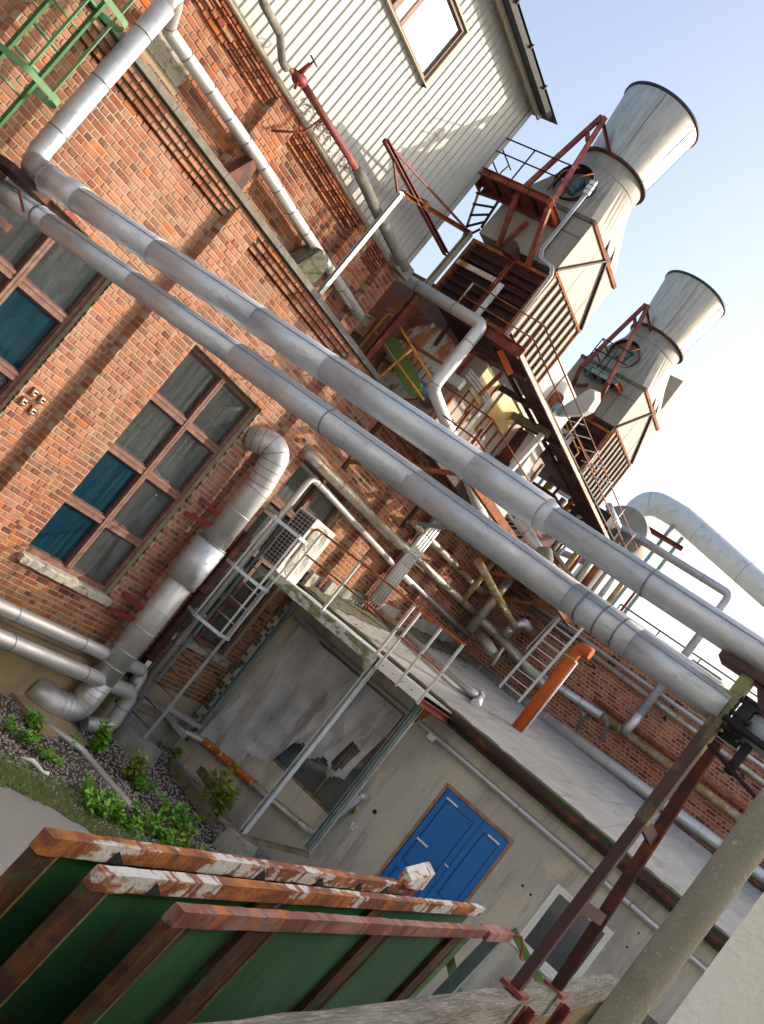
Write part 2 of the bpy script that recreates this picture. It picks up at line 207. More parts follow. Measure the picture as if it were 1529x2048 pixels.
def glass_mat(name, tint, spots):
    m, n, b = new_mat(name)
    c = mix(n, ramp(n, noise(n, 1.4, (1, 1, .6), 4, 0.6, 2), [(0.35, 0.0), (0.65, 1.0)]), tint, tuple(x*1.9+0.012 for x in tint))
    d = ramp(n, noise(n, 5, (5, 1, .35), 5, 0.7, 4), [(0.55, 0.0), (0.8, 0.16)])
    c = mix(n, d, c, (0.16, 0.17, 0.16))
    if spots: c = mix(n, ramp(n, noise(n, 75, S1, 2, 0.5, 8), [(0.735, 0.0), (0.76, 0.8)]), c, (0.6, 0.62, 0.6))
    L(n, c, b.inputs['Base Color'])
    b.inputs['Specular IOR Level'].default_value = 0.9; b.inputs['Coat Weight'].default_value = 0.6; b.inputs['Coat Roughness'].default_value = 0.03
    L(n, ramp(n, noise(n, 3, (4, 1, .5), 4, 0.6, 7), [(0.4, 0.05), (0.7, 0.22)]), b.inputs['Roughness'])
    return m
M['glass'] = glass_mat('window_glass', (0.030, 0.042, 0.038), True)
M['glass_blue'] = glass_mat('window_glass_blue', (0.006, 0.026, 0.040), True)
M['glass_olive'] = glass_mat('window_glass_olive', (0.075, 0.068, 0.038), False)
M['glass_black'] = glass_mat('window_glass_black', (0.03, 0.042, 0.05), False)
M['glass_navy'] = glass_mat('window_glass_navy', (0.008, 0.016, 0.024), False)
M['glass_pale'] = glass_mat('window_glass_pale', (0.13, 0.145, 0.155), False)

def pane_mat(name, tint, dust, film=(0.30, 0.32, 0.31)):
    m = bpy.data.materials.new(name); m.use_nodes = True; n = m.node_tree; n.nodes.clear()
    out = N(n, 'ShaderNodeOutputMaterial'); tr = N(n, 'ShaderNodeBsdfTransparent'); tr.inputs[0].default_value = (*tint, 1)
    gl_ = N(n, 'ShaderNodeBsdfGlossy'); gl_.inputs['Roughness'].default_value = 0.05; gl_.inputs[0].default_value = (0.9, 0.95, 1, 1)
    bp = N(n, 'ShaderNodeBump'); bp.inputs['Strength'].default_value = 0.12; bp.inputs['Distance'].default_value = 0.02; L(n, noise(n, 2.5, S1, 2, 0.5, 3), bp.inputs['Height']); L(n, bp.outputs[0], gl_.inputs['Normal'])
    fr = N(n, 'ShaderNodeFresnel'); fr.inputs[0].default_value = 1.6
    ma = N(n, 'ShaderNodeMath', operation='MULTIPLY_ADD'); ma.inputs[1].default_value = 1.3; ma.inputs[2].default_value = 0.03; L(n, fr.outputs[0], ma.inputs[0])
    m1 = N(n, 'ShaderNodeMixShader'); L(n, ma.outputs[0], m1.inputs[0]); L(n, tr.outputs[0], m1.inputs[1]); L(n, gl_.outputs[0], m1.inputs[2])
    df = N(n, 'ShaderNodeBsdfDiffuse'); df.inputs[0].default_value = (*film, 1)
    d1 = ramp(n, noise(n, 4, (5, 1, .3), 5, 0.7, 4), [(0.42, dust*.35), (0.72, dust)]); d2 = ramp(n, noise(n, 70, S1, 2, 0.5, 8), [(0.70, 0.0), (0.73, 0.75)])
    mx = N(n, 'ShaderNodeMath', operation='MAXIMUM'); L(n, d1, mx.inputs[0]); L(n, d2, mx.inputs[1])
    m2 = N(n, 'ShaderNodeMixShader'); L(n, mx.outputs[0], m2.inputs[0]); L(n, m1.outputs[0], m2.inputs[1]); L(n, df.outputs[0], m2.inputs[2]); L(n, m2.outputs[0], out.inputs[0])
    return m
M['pane_clear'] = pane_mat('pane_clear', (0.80, 0.88, 0.84), 0.20)
M['pane_blue'] = pane_mat('pane_blue', (0.35, 0.62, 0.72), 0.85, (0.012, 0.055, 0.085))
M['pane_olive'] = pane_mat('pane_olive', (0.66, 0.62, 0.40), 0.50)
M['hall_wall'] = surf('hall_wall', (0.34, 0.38, 0.36), 0.9, 0.0, [(0.8, S1, 0.45, 0.6, (0.22, 0.26, 0.25), 0.9)])
M['hall_pale'] = surf('hall_pale', (0.50, 0.47, 0.38), 0.7)
def sheet_mat():
    m, n, b = new_mat('clear_sheet')
    b.inputs['Base Color'].default_value = (0.66, 0.67, 0.70, 1); b.inputs['Roughness'].default_value = 0.2
    L(n, ramp(n, noise(n, 0.9, (1, 1.6, .6), 4, 0.55, 2), [(0.38, 0.46), (0.62, 0.80)]), b.inputs['Alpha'])
    g_ = N(n, 'ShaderNodeNewGeometry'); vo = N(n, 'ShaderNodeTexVoronoi'); vo.inputs['Scale'].default_value = 2.4; L(n, g_.outputs['Position'], vo.inputs['Vector'])
    ad = N(n, 'ShaderNodeMath', operation='ADD'); L(n, vo.outputs['Distance'], ad.inputs[0]); L(n, noise(n, 4, (1, 1, .45), 5, 0.65, 3), ad.inputs[1])
    bump(n, b, ad.outputs[0], 1.0, 0.16)
    return m
M['sheet'] = sheet_mat()

# ------------------------------------------------------------------ mesh builder
class MB:
    def __init__(s): s.v = []; s.f = []; s.sm = []; s.c = None
    def add(s, vs, fs, smooth=False):
        k = len(s.v); s.v += [Vector(p) for p in vs]; s.f += [tuple(i+k for i in f) for f in fs]; s.sm += [smooth]*len(fs); return s
    def box(s, a, b):
        x0, y0, z0 = [min(p, q) for p, q in zip(a, b)]; x1, y1, z1 = [max(p, q) for p, q in zip(a, b)]
        return s.add([(x0, y0, z0), (x1, y0, z0), (x1, y1, z0), (x0, y1, z0), (x0, y0, z1), (x1, y0, z1), (x1, y1, z1), (x0, y1, z1)],
                     [(0, 3, 2, 1), (4, 5, 6, 7), (0, 1, 5, 4), (1, 2, 6, 5), (2, 3, 7, 6), (3, 0, 4, 7)])
    def bar(s, p, q, w, h, upv=(0, 0, 1)):
        """rectangular bar from p to q, w across, h along upv"""
        p, q = Vector(p), Vector(q); d = (q-p).normalized(); u = Vector(upv)
        if abs(d.dot(u)) > 0.95: u = Vector((0, 1, 0)) if abs(d.y) < 0.9 else Vector((1, 0, 0))
        a = d.cross(u).normalized(); u = a.cross(d).normalized(); a *= w/2; u *= h/2
        return s.add([p-a-u, p+a-u, p+a+u, p-a+u, q-a-u, q+a-u, q+a+u, q-a+u],
                     [(0, 1, 2, 3), (7, 6, 5, 4), (0, 4, 5, 1), (1, 5, 6, 2), (2, 6, 7, 3), (3, 7, 4, 0)])
    def chan(s, p, q, w, h, t=0.012, upv=(0, 0, 1), flip=1):
        """C-section from p to q"""
        p, q = Vector(p), Vector(q); d = (q-p).normalized(); u = Vector(upv)
        if abs(d.dot(u)) > 0.95: u = Vector((0, 1, 0)) if abs(d.y) < 0.9 else Vector((1, 0, 0))
        a = d.cross(u).normalized()*flip; u = a.cross(d).normalized()
        P = [(-w/2, -h/2), (w/2, -h/2), (w/2, -h/2+t), (-w/2+t, -h/2+t), (-w/2+t, h/2-t), (w/2, h/2-t), (w/2, h/2), (-w/2, h/2)]
        n = len(P); vs = [p+a*x+u*y for x, y in P]+[q+a*x+u*y for x, y in P]
        fs = [(i, (i+1) % n, n+(i+1) % n, n+i) for i in range(n)]
        fs += [(0, 1, 2, 3), (0, 3, 4, 7), (4, 5, 6, 7), (n+3, n+2, n+1, n), (n+7, n+4, n+3, n), (n+7, n+6, n+5, n+4)]
        return s.add(vs, fs)
    def tube(s, pts, r, n=14, cap=True, r2=None, smooth=True):
        pts = [Vector(p) for p in pts]; m = len(pts)
        if not isinstance(r, (list, tuple)): r = [r + ((r2 or r)-r)*i/(m-1) for i in range(m)]
        t = [(pts[min(i+1, m-1)]-pts[max(i-1, 0)]).normalized() for i in range(m)]
        a = t[0].orthogonal().normalized(); vs = []
        for i in range(m):
            a = (a - t[i]*a.dot(t[i])).normalized(); b = t[i].cross(a)
            vs += [pts[i]+(a*math.cos(2*math.pi*k/n)+b*math.sin(2*math.pi*k/n))*r[i] for k in range(n)]
        k0 = len(s.v)
        s.add(vs, [(i*n+k, i*n+(k+1) % n, (i+1)*n+(k+1) % n, (i+1)*n+k) for i in range(m-1) for k in range(n)], smooth)
        if cap: s.f += [tuple(k0+k for k in range(n-1, -1, -1)), tuple(k0+(m-1)*n+k for k in range(n))]; s.sm += [False, False]
        return s
    def prism(s, poly, ext):
        poly = [Vector(p) for p in poly]; ext = Vector(ext); n = len(poly)
        return s.add(poly+[p+ext for p in poly], [tuple(range(n))[::-1], tuple(range(n, 2*n))]+[(i, (i+1) % n, n+(i+1) % n, n+i) for i in range(n)])
    def lathe(s, prof, c, n=40, smooth=True, axis='z'):
        m = len(prof); vs = []
        for r, z in prof:
            for k in range(n):
                t = 2*math.pi*k/n; x, y = r*math.cos(t), r*math.sin(t)
                p = (x, y, z) if axis == 'z' else ((z, x, y) if axis == 'x' else (x, z, y))
                vs.append(Vector(c)+Vector(p))
        return s.add(vs, [(i*n+k, i*n+(k+1) % n, (i+1)*n+(k+1) % n, (i+1)*n+k) for i in range(m-1) for k in range(n)], smooth)
    def ball(s, c, r, n=10):
        pr = [(max(1e-4, r*math.sin(math.pi*i/n)), -r*math.cos(math.pi*i/n)) for i in range(n+1)]; return s.lathe(pr, c, 12)
    def build(s, name, mat, parent=None, loc=None):
        if not isinstance(mat, bpy.types.Material): mat = M[mat]
        org = ORG[parent] if parent is not None else Vector(loc if loc is not None else (0, 0, 0))
        me = bpy.data.meshes.new(name); me.from_pydata([p-org for p in s.v], [], s.f)
        me.polygons.foreach_set('use_smooth', s.sm); me.materials.append(mat)
        if s.c is not None:
            at = me.attributes.new('rnd', 'FLOAT_COLOR', 'FACE')
            at.data.foreach_set('color', [x for c in s.c for x in c])
        me.update()
        o = bpy.data.objects.new(name, me); COL.objects.link(o); ORG[o] = org
        if parent is not None: o.parent = parent
        else: o.location = org
        return o
ORG = {}
def tag(o, label=None, cat=None, group=None, kind=None):
    if label: o['label'] = label
    if cat: o['category'] = cat
    if group: o['group'] = group
    if kind: o['kind'] = kind
    return o
def thing(name, loc, label, cat, group=None):
    o = bpy.data.objects.new(name, None); COL.objects.link(o); o.location = Vector(loc); ORG[o] = Vector(loc)
    o.empty_display_size = 0.2
    return tag(o, label, cat, group)
def fillet(pts, rad, seg=7):
    pts = [Vector(p) for p in pts]; out = [pts[0]]
    for i in range(1, len(pts)-1):
        p, c, q = pts[i-1], pts[i], pts[i+1]; a = (p-c); b = (q-c)
        r_ = rad[i-1] if isinstance(rad, (list, tuple)) else rad
        if r_ <= 0: out.append(c); continue
        an = a.angle(b); d = min(r_/math.tan(an/2), a.length*.48, b.length*.48)
        s0, s1 = c+a.normalized()*d, c+b.normalized()*d
        for k in range(seg+1):
            t = k/seg; out.append((s0*(1-t)+c*t)*(1-t)+(c*(1-t)+s1*t)*t)
    out.append(pts[-1]); return out
def ring_on(path, dist, r, wdt, name, mat, parent):
    """a joint band round a pipe at a distance along its path"""
    path = [Vector(p) for p in path]; acc = 0
    for i in range(len(path)-1):
        l = (path[i+1]-path[i]).length
        if acc+l >= dist:
            t = (path[i+1]-path[i]).normalized(); p = path[i]+t*(dist-acc)
            return MB().tube([p-t*wdt/2, p+t*wdt/2], r, 20).build(name, mat, parent)
        acc += l
def plen(path): return sum((Vector(path[i+1])-Vector(path[i])).length for i in range(len(path)-1))
def pipe_thing(name, path, r, mat, label, cat='pipe', rad=0.2, bands=None, n=18, group=None, bmat='seam', bw=0.012, br=0.004, seg=7):
    p = fillet(path, rad, seg); t = thing(name, path[0], label, cat, group)
    MB().tube(p, r, n).build('jacket', mat, t)
    if bands:
        Lg = plen(p); k = bands*0.6
        while k < Lg-0.1:
            ring_on(p, k, r+br, bw, 'joint_band', bmat, t); k += bands*random.uniform(0.9, 1.1)
    return t
def rod(name, p, q, r, mat, parent, n=8): return MB().tube([p, q], r, n).build(name, mat, parent)
# ------------------------------------------------------------------ ground
g = MB(); g.add([(-1500, -1500, -.012), (1500, -1500, -.012), (1500, 1500, -.012), (-1500, 1500, -.012)], [(0, 1, 2, 3)])
tag(g.build('ground', 'asphalt'), kind='structure')
# the planted strip along the walls: an uneven earth bed above the asphalt
def strip(name, mat, poly_front, poly_back, zf, zb, nx=60, amp=0.02, ny=10):
    b = MB(); vs = []
    for i in range(nx+1):
        t = i/nx
        def lerp(P):
            u = t*(len(P)-1); k = min(int(u), len(P)-2); return Vector(P[k]).lerp(Vector(P[k+1]), u-k)
        a, c = lerp(poly_front), lerp(poly_back)
        for j in range(ny+1):
            s_ = j/ny; p = a.lerp(c, s_)
            vs.append((p.x+random.uniform(-.03, .03)*(j == 0), p.y+random.uniform(-.05, .05)*(j == 0), zf+(zb-zf)*min(1, s_*3)+random.uniform(-amp, amp)*(0 < j)))
    b.add(vs, [(i*(ny+1)+j, (i+1)*(ny+1)+j, (i+1)*(ny+1)+j+1, i*(ny+1)+j+1) for i in range(nx) for j in range(ny)], True)
    return tag(b.build(name, mat), kind='structure')
strip('soil_bed', 'soil', [(4, -2.0), (8.7, -2.16), (9.3, -2.4), (10.0, -3.0), (10.6, -3.7), (11.4, -4.6)], [(4, .05), (14.3, .05)], -.02, 0.03, 90)
strip('moss_verge', 'moss_edge', [(4, -2.08), (8.7, -2.24), (9.3, -2.48), (10.0, -3.08), (10.6, -3.78), (11.4, -4.7)], [(4, -1.72), (8.8, -1.85), (9.5, -2.0), (10.3, -2.5), (11.0, -3.2), (11.9, -4.2)], -.004, 0.052, 120, 0.012, 6)

def scatter_gravel():
    b = MB(); random.seed(11)
    for i in range(9000):
        y = random.uniform(-3.6, -.15); x = random.uniform(8.2, 14.1)
        lim = -1.75 if x < 8.9 else -1.75-(x-8.9)*0.95
        if y < lim: continue
        s_ = random.uniform(.010, .030)
        c = V((x, y, 0.035+random.uniform(0, .012))); pts = []
        for d in ((1, 0, 0), (0, 1, 0), (-1, 0, 0), (0, -1, 0)): pts.append(c+V(d)*s_*random.uniform(.6, 1.2)+V((0, 0, random.uniform(-.3, .3)*s_)))
        pts.append(c+V((0, 0, s_*.8)))
        b.add(pts, [(0, 1, 4), (1, 2, 4), (2, 3, 4), (3, 0, 4)])
    return b
tag(scatter_gravel().build('gravel', 'stone_bits'), 'grey and pink loose gravel lying along the foot of the brick wall', 'gravel', kind='stuff')

# ------------------------------------------------------------------ brickwork
COURSE, ST, HD, JT = 0.0725, 0.200, 0.091, 0.0150
BRICKS = {}          # wall name -> list of (u0,u1,z0,z1,depth face)
def brick_rows(u0, u1, z0, z1, face, holes=(), out=None, full_z=True):
    """rows of alternating stretchers and headers on a face; returns list (a,b,z0,z1,face)"""
    out = [] if out is None else out
    k0 = int(math.floor(z0/COURSE+1e-6)); k1 = int(math.ceil(z1/COURSE-1e-6))
    for k in range(k0, k1):
        a, b = max(z0, k*COURSE+JT/2), min(z1, (k+1)*COURSE-JT/2)
        if b-a < 0.02: continue
        u = math.floor(u0/(ST+HD+2*JT))*(ST+HD+2*JT)-((k*7) % 5)*0.083-.2; i = k % 3
        while u < u1:
            ln = ST if i % 3 == 0 else HD
            p, q = max(u0, u), min(u1, u+ln); segs = [(p, q)]
            for (h0, h1, y0, y1) in holes:
                if b > y0 and a < y1:
                    ns = []
                    for (s0, s1) in segs:
                        if s1 <= h0 or s0 >= h1: ns.append((s0, s1)); continue
                        if s0 < h0: ns.append((s0, h0))
                        if s1 > h1: ns.append((h1, s1))
                    segs = ns
            for (s0, s1) in segs:
                if s1-s0 > 0.03: out.append((s0, s1, a, b, face))
            u += ln+JT; i += 1
    return out
PIL = [(4.87, 5.37), (8.10, 8.60), (11.33, 11.83), (14.52, 15.02), (17.50, 18.0), (20.25, 20.62)]
WIN = [(5.84, 7.54, 1.69, 4.86), (9.07, 10.77, 1.69, 4.86), (12.22, 13.92, 1.69, 4.86)]
X0, X1 = 3.6, 20.62
rows = []
def low(x): return 0.86
prev = X0
for i, (a, b) in enumerate(PIL):
    if prev < a: brick_rows(prev, a, 0.86 if prev < 12 else 0.42, 6.02, 0.0, WIN, rows)
    brick_rows(a, b, 0.86 if a < 12 else 0.42, 6.32, -0.13, (), rows)
    if prev < a:       # corbel table at the head of each panel: three oversailing courses
        brick_rows(prev, a, 6.02, 6.02+COURSE, -0.002, (), rows)
        for k in range(3): brick_rows(prev+.0+(.10 if k < 2 else 0), a-(.06 if k < 2 else 0), 6.0925+COURSE*k-.0, 6.0925+COURSE*(k+1), -0.045-0.0415*k, (), rows)
    prev = b
# recessed header soffit: upper storey, set back above the ledge
UP = [(4.7, 5.2), (7.85, 8.35), (10.2, 10.62), (11.15, 11.5)]
prev = X0; urows = []
for (a, b) in UP:
    brick_rows(prev, a, 6.44, 7.36, 0.35, [(6.03, 6.86, 6.66, 6.90)], urows)
    for k in range(2): brick_rows(prev+.05, a-.03, 7.36+COURSE*k, 7.36+COURSE*(k+1), 0.315-0.04*k, (), urows)
    brick_rows(prev, a, 7.51, 7.62, 0.235, (), urows)
    brick_rows(a, b, 6.44, 7.62, 0.235, (), urows); prev = b
# right end wall of the upper storey is not seen; wall on the far side of the yard
W2X = 20.5
rows2 = brick_rows(-9.0, 0.0, 4.1, 6.22, W2X)

bld = thing('brick_building', (10, 1, 0), 'long red brick factory building with pilasters and a cream clad upper storey', 'building')
wall = MB()
for (a, b) in [(X0, X1)]:
    # backing of mortar with window openings (panels), thickness 0.3
    xs = [X0]+[v for w_ in WIN for v in w_[:2]]+[X1]
    for i in range(0, len(xs)-1):
        if i % 2 == 0: wall.box((xs[i], 0.006, 0.3), (xs[i+1], .34, 6.05))
        else:
            wz = WIN[i//2]; wall.box((xs[i], .006, 0.3), (xs[i+1], .34, wz[2])); wall.box((xs[i], .006, wz[3]), (xs[i+1], .34, 6.05))
    for (p, q) in PIL: wall.box((p+.005, -.122, 0.3), (q-.005, .02, 6.3))
    for k in range(3): wall.box((X0, -.033-.0415*k, 6.0925+COURSE*k+.016), (X1, .3, 6.0925+COURSE*(k+1)+.0005*k))
    wall.box((X0, .359, 6.3), (11.49, .6, 7.62))
    for (p, q) in UP: wall.box((p+.005, .244, 6.4), (q-.005, .4, 7.61))
wob = wall.build('wall', 'mortar', bld)
for (a_, b_) in (((14.3, .3, .3), (20.9, 6, 6.36)), ((X0, 3.0, .3), (14.3, 6, 6.36)), ((X0, .345, 5.96), (14.3, 3.0, 6.30)), ((X0, .345, .3), (14.3, 3.0, 1.1)), ((X0, .62, 6.31), (11.48, 6, 7.6))):
    bo = MB(); bo.box(a_, b_); bo.build('core', 'hall_wall', bld)
for x_ in (4.4, 7.9, 11.2, 14.0): bo = MB(); bo.box((x_, 1.6, 1.1), (x_+.3, 1.9, 5.96)); bo.build('hall_column', 'hall_pale', bld)
for (pts_, r_, mt_) in (([(4, 1.3, 4.6), (8.2, 1.3, 4.5)], .09, 'jacket_yellow'), ([(9.6, 1.0, 3.0), (10.4, 1.0, 4.3), (11.2, 1.0, 4.75), (12.2, 1.0, 4.7)], .07, 'hall_pale'), ([(9.0, 2.2, 5.3), (14.2, 2.2, 5.3)], .12, 'white'), ([(5.5, 1.8, 3.2), (8.5, 1.8, 3.2)], .10, 'galv'), ([(9.3, 1.7, 2.2), (12.0, 1.7, 2.4)], .12, 'galv')):
    bo = MB(); bo.tube(fillet(pts_, .8, 6), r_, 12); bo.build('hall_pipe', mt_, bld)
for (a_, b_, mt_) in (((6.9, .9, 1.1), (7.6, 1.5, 4.1), 'rust_sheet'), ((10.2, 1.1, 1.1), (11.0, 1.6, 2.3), 'hall_pale'), ((12.6, .8, 1.1), (13.6, 1.4, 2.6), 'galv')):
    bo = MB(); bo.box(a_, b_); bo.build('hall_cabinet', mt_, bld)

def make_bricks(rows, axis, parent, nsingle, mat_attr):
    """the bricks that show largest become single objects, the rest one joined part"""
    sc = []
    for i, (a, b, z0, z1, fc) in enumerate(rows):
        P = V(((a+b)/2, fc, (z0+z1)/2)) if axis == 'y' else V((fc, (a+b)/2, (z0+z1)/2))
        x, y, d = proj(P); vis = 15 < x < 1514 and 15 < y < 2033 and d > 0
        hid = False
        if axis == 'y':   # behind the two overhead pipes: not counted as showing
            for (p0, p1) in (((0, 380), (1430, 1400)), ((100, 355), (1529, 1330))):
                yy = p0[1]+(p1[1]-p0[1])*(x-p0[0])/(p1[0]-p0[0]); hid |= abs(y-yy) < 38
        full = abs((b-a)-ST) < 1e-4 or abs((b-a)-HD) < 1e-4
        sc.append((d if (vis and full and not hid) else 1e9, i))
    sc.sort(); single = set(i for d, i in sc[:nsingle] if d < 1e8)
    b = MB(); b.c = []; shared = {}
    for i, (a, c, z0, z1, fc) in enumerate(rows):
        jit = random.uniform(-.003, .003) if random.random() > .05 else random.uniform(.0, .0045); rv = random.random()
        pr = random.random()
        tone = (rv, random.random(), random.random(), 1)
        dep = 0.075 if (axis == 'y' and -.13 < fc < -.04) else 0.132 if (axis == 'y' and abs(fc+.13) < .0005) else (0.112 if (axis == 'y' and abs(fc-.235) < .001) else 0.03)
        if i in single:
            key = (round(c-a, 3), dep, random.randint(0, 2))
            if key not in shared:
                m_ = MB(); hw, hz = (c-a)/2, (z1-z0)/2; e = .004
                def corner(sx, sz, y, s_): return V((sx*(hw-s_)+random.uniform(-.004, .004), y, sz*(hz-s_)+random.uniform(-.003, .003)))
                q = [corner(sx, sz, 0, e) for sx, sz in ((-1, -1), (1, -1), (1, 1), (-1, 1))]+[corner(sx, sz, e, 0) for sx, sz in ((-1, -1), (1, -1), (1, 1), (-1, 1))]+[corner(sx, sz, dep, 0) for sx, sz in ((-1, -1), (1, -1), (1, 1), (-1, 1))]
                fs = [(0, 1, 2, 3)]
                for r_ in (0, 4):
                    for k in range(4): fs.append((r_+k, r_+4+k, r_+4+(k+1) % 4, r_+(k+1) % 4))
                fs.append((11, 10, 9, 8))
                me = bpy.data.meshes.new('brick'); me.from_pydata([tuple(p) for p in q], [], fs); me.materials.append(M['brick_one']); shared[key] = me
            o = bpy.data.objects.new('brick', shared[key]); COL.objects.link(o); o.parent = parent
            o.location = V(((a+c)/2, fc+jit, (z0+z1)/2))-ORG[parent]; o.color = tone
            continue
        e = .0035; k0 = len(b.v); y0 = fc+jit
        r4 = [random.uniform(-.005, .005) for _ in range(8)]
        qs = [(a+e+r4[0], z0+e), (c-e+r4[1], z0+e+r4[4]*.4), (c-e+r4[2], z1-e), (a+e+r4[3], z1-e+r4[5]*.4)]; qb = [(a, z0), (c, z0), (c, z1), (a, z1)]
        if axis == 'y': vs = [(u, y0, z) for u, z in qs]+[(u, y0+e, z) for u, z in qb]+[(u, y0+dep, z) for u, z in qb]; order = 1
        else: vs = [(y0, u, z) for u, z in qs]+[(y0+e, u, z) for u, z in qb]+[(y0+dep, u, z) for u, z in qb]; order = -1
        fs = [(0, 1, 2, 3)]+[(r_+k, r_+4+k, r_+4+(k+1) % 4, r_+(k+1) % 4) for r_ in (0, 4) for k in range(4)]
        if order < 0: fs = [f[::-1] for f in fs]
        b.add(vs, fs); b.c += [tone]*len(fs)
    o = b.build('bricks', 'brick', parent); tag(o, kind='stuff'); return o
make_bricks(rows+urows, 'y', bld, 300, True)

# plinth, string ledge, patches
pl = MB(); pl.prism([(X0, -.16, -.05), (X0, -.16, .74), (X0, -.10, .84), (X0, .3, .84), (X0, .3, -.05)], (12.1-X0, 0, 0)); pl.build('plinth', 'plinth', bld)
pl = MB(); pl.prism([(12.11, -.08, -.05), (12.11, -.08, .42), (12.11, .3, .42), (12.11, .3, -.05)], (2.1, 0, 0)); pl.build('plinth', 'concrete', bld)
x = X0
while x < X1:
    x2 = min(X1, x+random.uniform(.9, 1.3)); l_ = MB()
    l_.prism([(x+.004, -.19, 6.325), (x+.004, -.195, 6.40), (x+.004, -.02, 6.452), (x+.004, .36, 6.452), (x+.004, .36, 6.325)], (x2-x-.008, 0, 0)); l_.build('ledge_stone', 'stone', bld); x = x2
# blocked opening with a pale slab in the upper storey
mb = MB(); mb.box((6.04, .345, 6.665), (6.85, .42, 6.895)); mb.build('pale_slab', 'sill', bld)

# windows
def window(wx0, wx1, z0, z1, panes, gmats, parent, yf=.10, open_left=False):
    f = MB(); mx = (wx0+wx1)/2; fw = .07
    f.box((wx0, yf, z0), (wx0+fw, yf+.09, z1)); f.box((wx1-fw, yf, z0), (wx1, yf+.09, z1))
    f.box((wx0+fw, yf, z1-fw), (wx1-fw, yf+.09, z1)); f.box((wx0+fw, yf, z0), (wx1-fw, yf+.09, z0+fw))
    wo = f.build('window', 'frame', parent)
    mu = MB(); mu.box((mx-.045, yf-.025, z0+fw), (mx-.004, yf+.08, z1-fw)); mu.box((mx+.004, yf-.025, z0+fw), (mx+.045, yf+.08, z1-fw)); mu.build('mullion', 'frame', wo)
    rowsz = [z0+(z1-z0)*k/panes for k in range(panes+1)]
    for k in range(1, panes):
        for (a, b) in ((wx0+fw, mx-.045), (mx+.045, wx1-fw)):
            t = MB(); zc = rowsz[k]; t.box((a, yf-.012, zc-.05), (b, yf+.075, zc-.008)); t.box((a, yf-.004, zc-.006), (b, yf+.07, zc+.012)); t.box((a, yf-.012, zc+.014), (b, yf+.075, zc+.05)); t.build('transom', 'frame', wo)
    for k in range(panes):
        for ci, (a, b) in enumerate(((wx0+fw, mx-.045), (mx+.045, wx1-fw))):
            lo = rowsz[k]+(.05 if k else fw); hi = rowsz[k+1]-(.05 if k < panes-1 else fw)
            s_ = MB(); e = .022
            s_.box((a, yf+.02, lo), (a+e, yf+.06, hi)); s_.box((b-e, yf+.02, lo), (b, yf+.06, hi)); s_.box((a+e, yf+.02, hi-e), (b-e, yf+.06, hi)); s_.box((a+e, yf+.02, lo), (b-e, yf+.06, lo+e)); s_.build('sash', 'frame_dark', wo)
            p_ = MB(); tl = random.uniform(-.004, .004); p_.add([(a+e, yf+.045+tl, lo+e), (b-e, yf+.045-tl, lo+e), (b-e, yf+.048, hi-e), (a+e, yf+.045, hi-e), (a+e, yf+.051+tl, lo+e), (b-e, yf+.051, lo+e), (b-e, yf+.054, hi-e), (a+e, yf+.051, hi-e)], [(0, 1, 2, 3), (7, 6, 5, 4), (0, 4, 5, 1), (1, 5, 6, 2), (2, 6, 7, 3), (3, 7, 4, 0)])
            p_.build('pane', gmats[(k*2+ci) % len(gmats)], wo)
    return wo
w0 = window(*WIN[0], 4, ['pane_clear']*5+['pane_blue']+['pane_clear']*2, bld)
w1 = window(*WIN[1], 4, ['pane_blue', 'pane_clear', 'pane_blue', 'pane_clear']+['pane_clear']*4, bld)
w2 = window(*WIN[2], 4, ['pane_clear']*4+['pane_olive']*4, bld)
for (a, b, z0, z1), wo in zip(WIN, (w0, w1, w2)):
    s_ = MB(); n = 24; vs = []
    for i in range(n+1):
        x = a-.03+(b-a+.06)*i/n
        for (y, z) in ((-.075, z0-.105), (-.085, z0-.02), (-.06, z0-.003), (.16, z0+.004), (.16, z0-.105)):
            vs.append((x+random.uniform(-.004, .004), y+random.uniform(-.008, .008), z+random.uniform(-.007, .007)))
    s_.add(vs, [(i*5+j, (i+1)*5+j, (i+1)*5+(j+1) % 5, i*5+(j+1) % 5) for i in range(n) for j in range(5)]+[(0, 1, 2, 3, 4), tuple(n*5+4-j for j in range(5))])
    s_.build('sill', 'sill', wo)
# the dim hall behind the windows
rm = MB(); rm.box((X0, .3, .9), (X1, .304, 1.0))
# ------------------------------------------------------------------ cream clad storey
CY0 = .30
cl = MB(); z0, z1 = 7.70, 10.82; x = X0; prof = []
PITCHC = .132
while x < 11.54:
    prof += [(x, CY0), (x+.088, CY0), (x+.099, CY0+.018), (x+.121, CY0+.018)]; x += PITCHC
prof = [(min(a, 11.555), b) for a, b in prof]+[(11.56, CY0)]
def corr(zz0, zz1, dy, holes=()):
    m_ = MB(); n = len(prof); vs = []
    zl = [zz0]+sorted(set(v for h in holes for v in h[2:] if zz0 < v < zz1))+[zz1]
    for z in zl: vs += [(a, b+dy, z) for a, b in prof]
    fs = []
    for j in range(len(zl)-1):
        zm = (zl[j]+zl[j+1])/2
        for i in range(n-1):
            xm = (prof[i][0]+prof[i+1][0])/2
            if any(h[0] < xm < h[1] and h[2] < zm < h[3] for h in holes): continue
            fs.append((j*n+i, j*n+i+1, (j+1)*n+i+1, (j+1)*n+i))
    m_.add(vs, fs); return m_
CW = (7.05, 9.47, 9.33, 10.2)
co = corr(7.62, 9.24, 0).build('cladding_sheet', 'cream', bld)
co = corr(9.20, 10.86, -.006, [CW]).build('cladding_sheet', 'cream', bld)
m_ = MB(); m_.box((X0, .345, 7.58), (11.55, .62, 10.9)); m_.build('cladding_core', 'stone', bld)
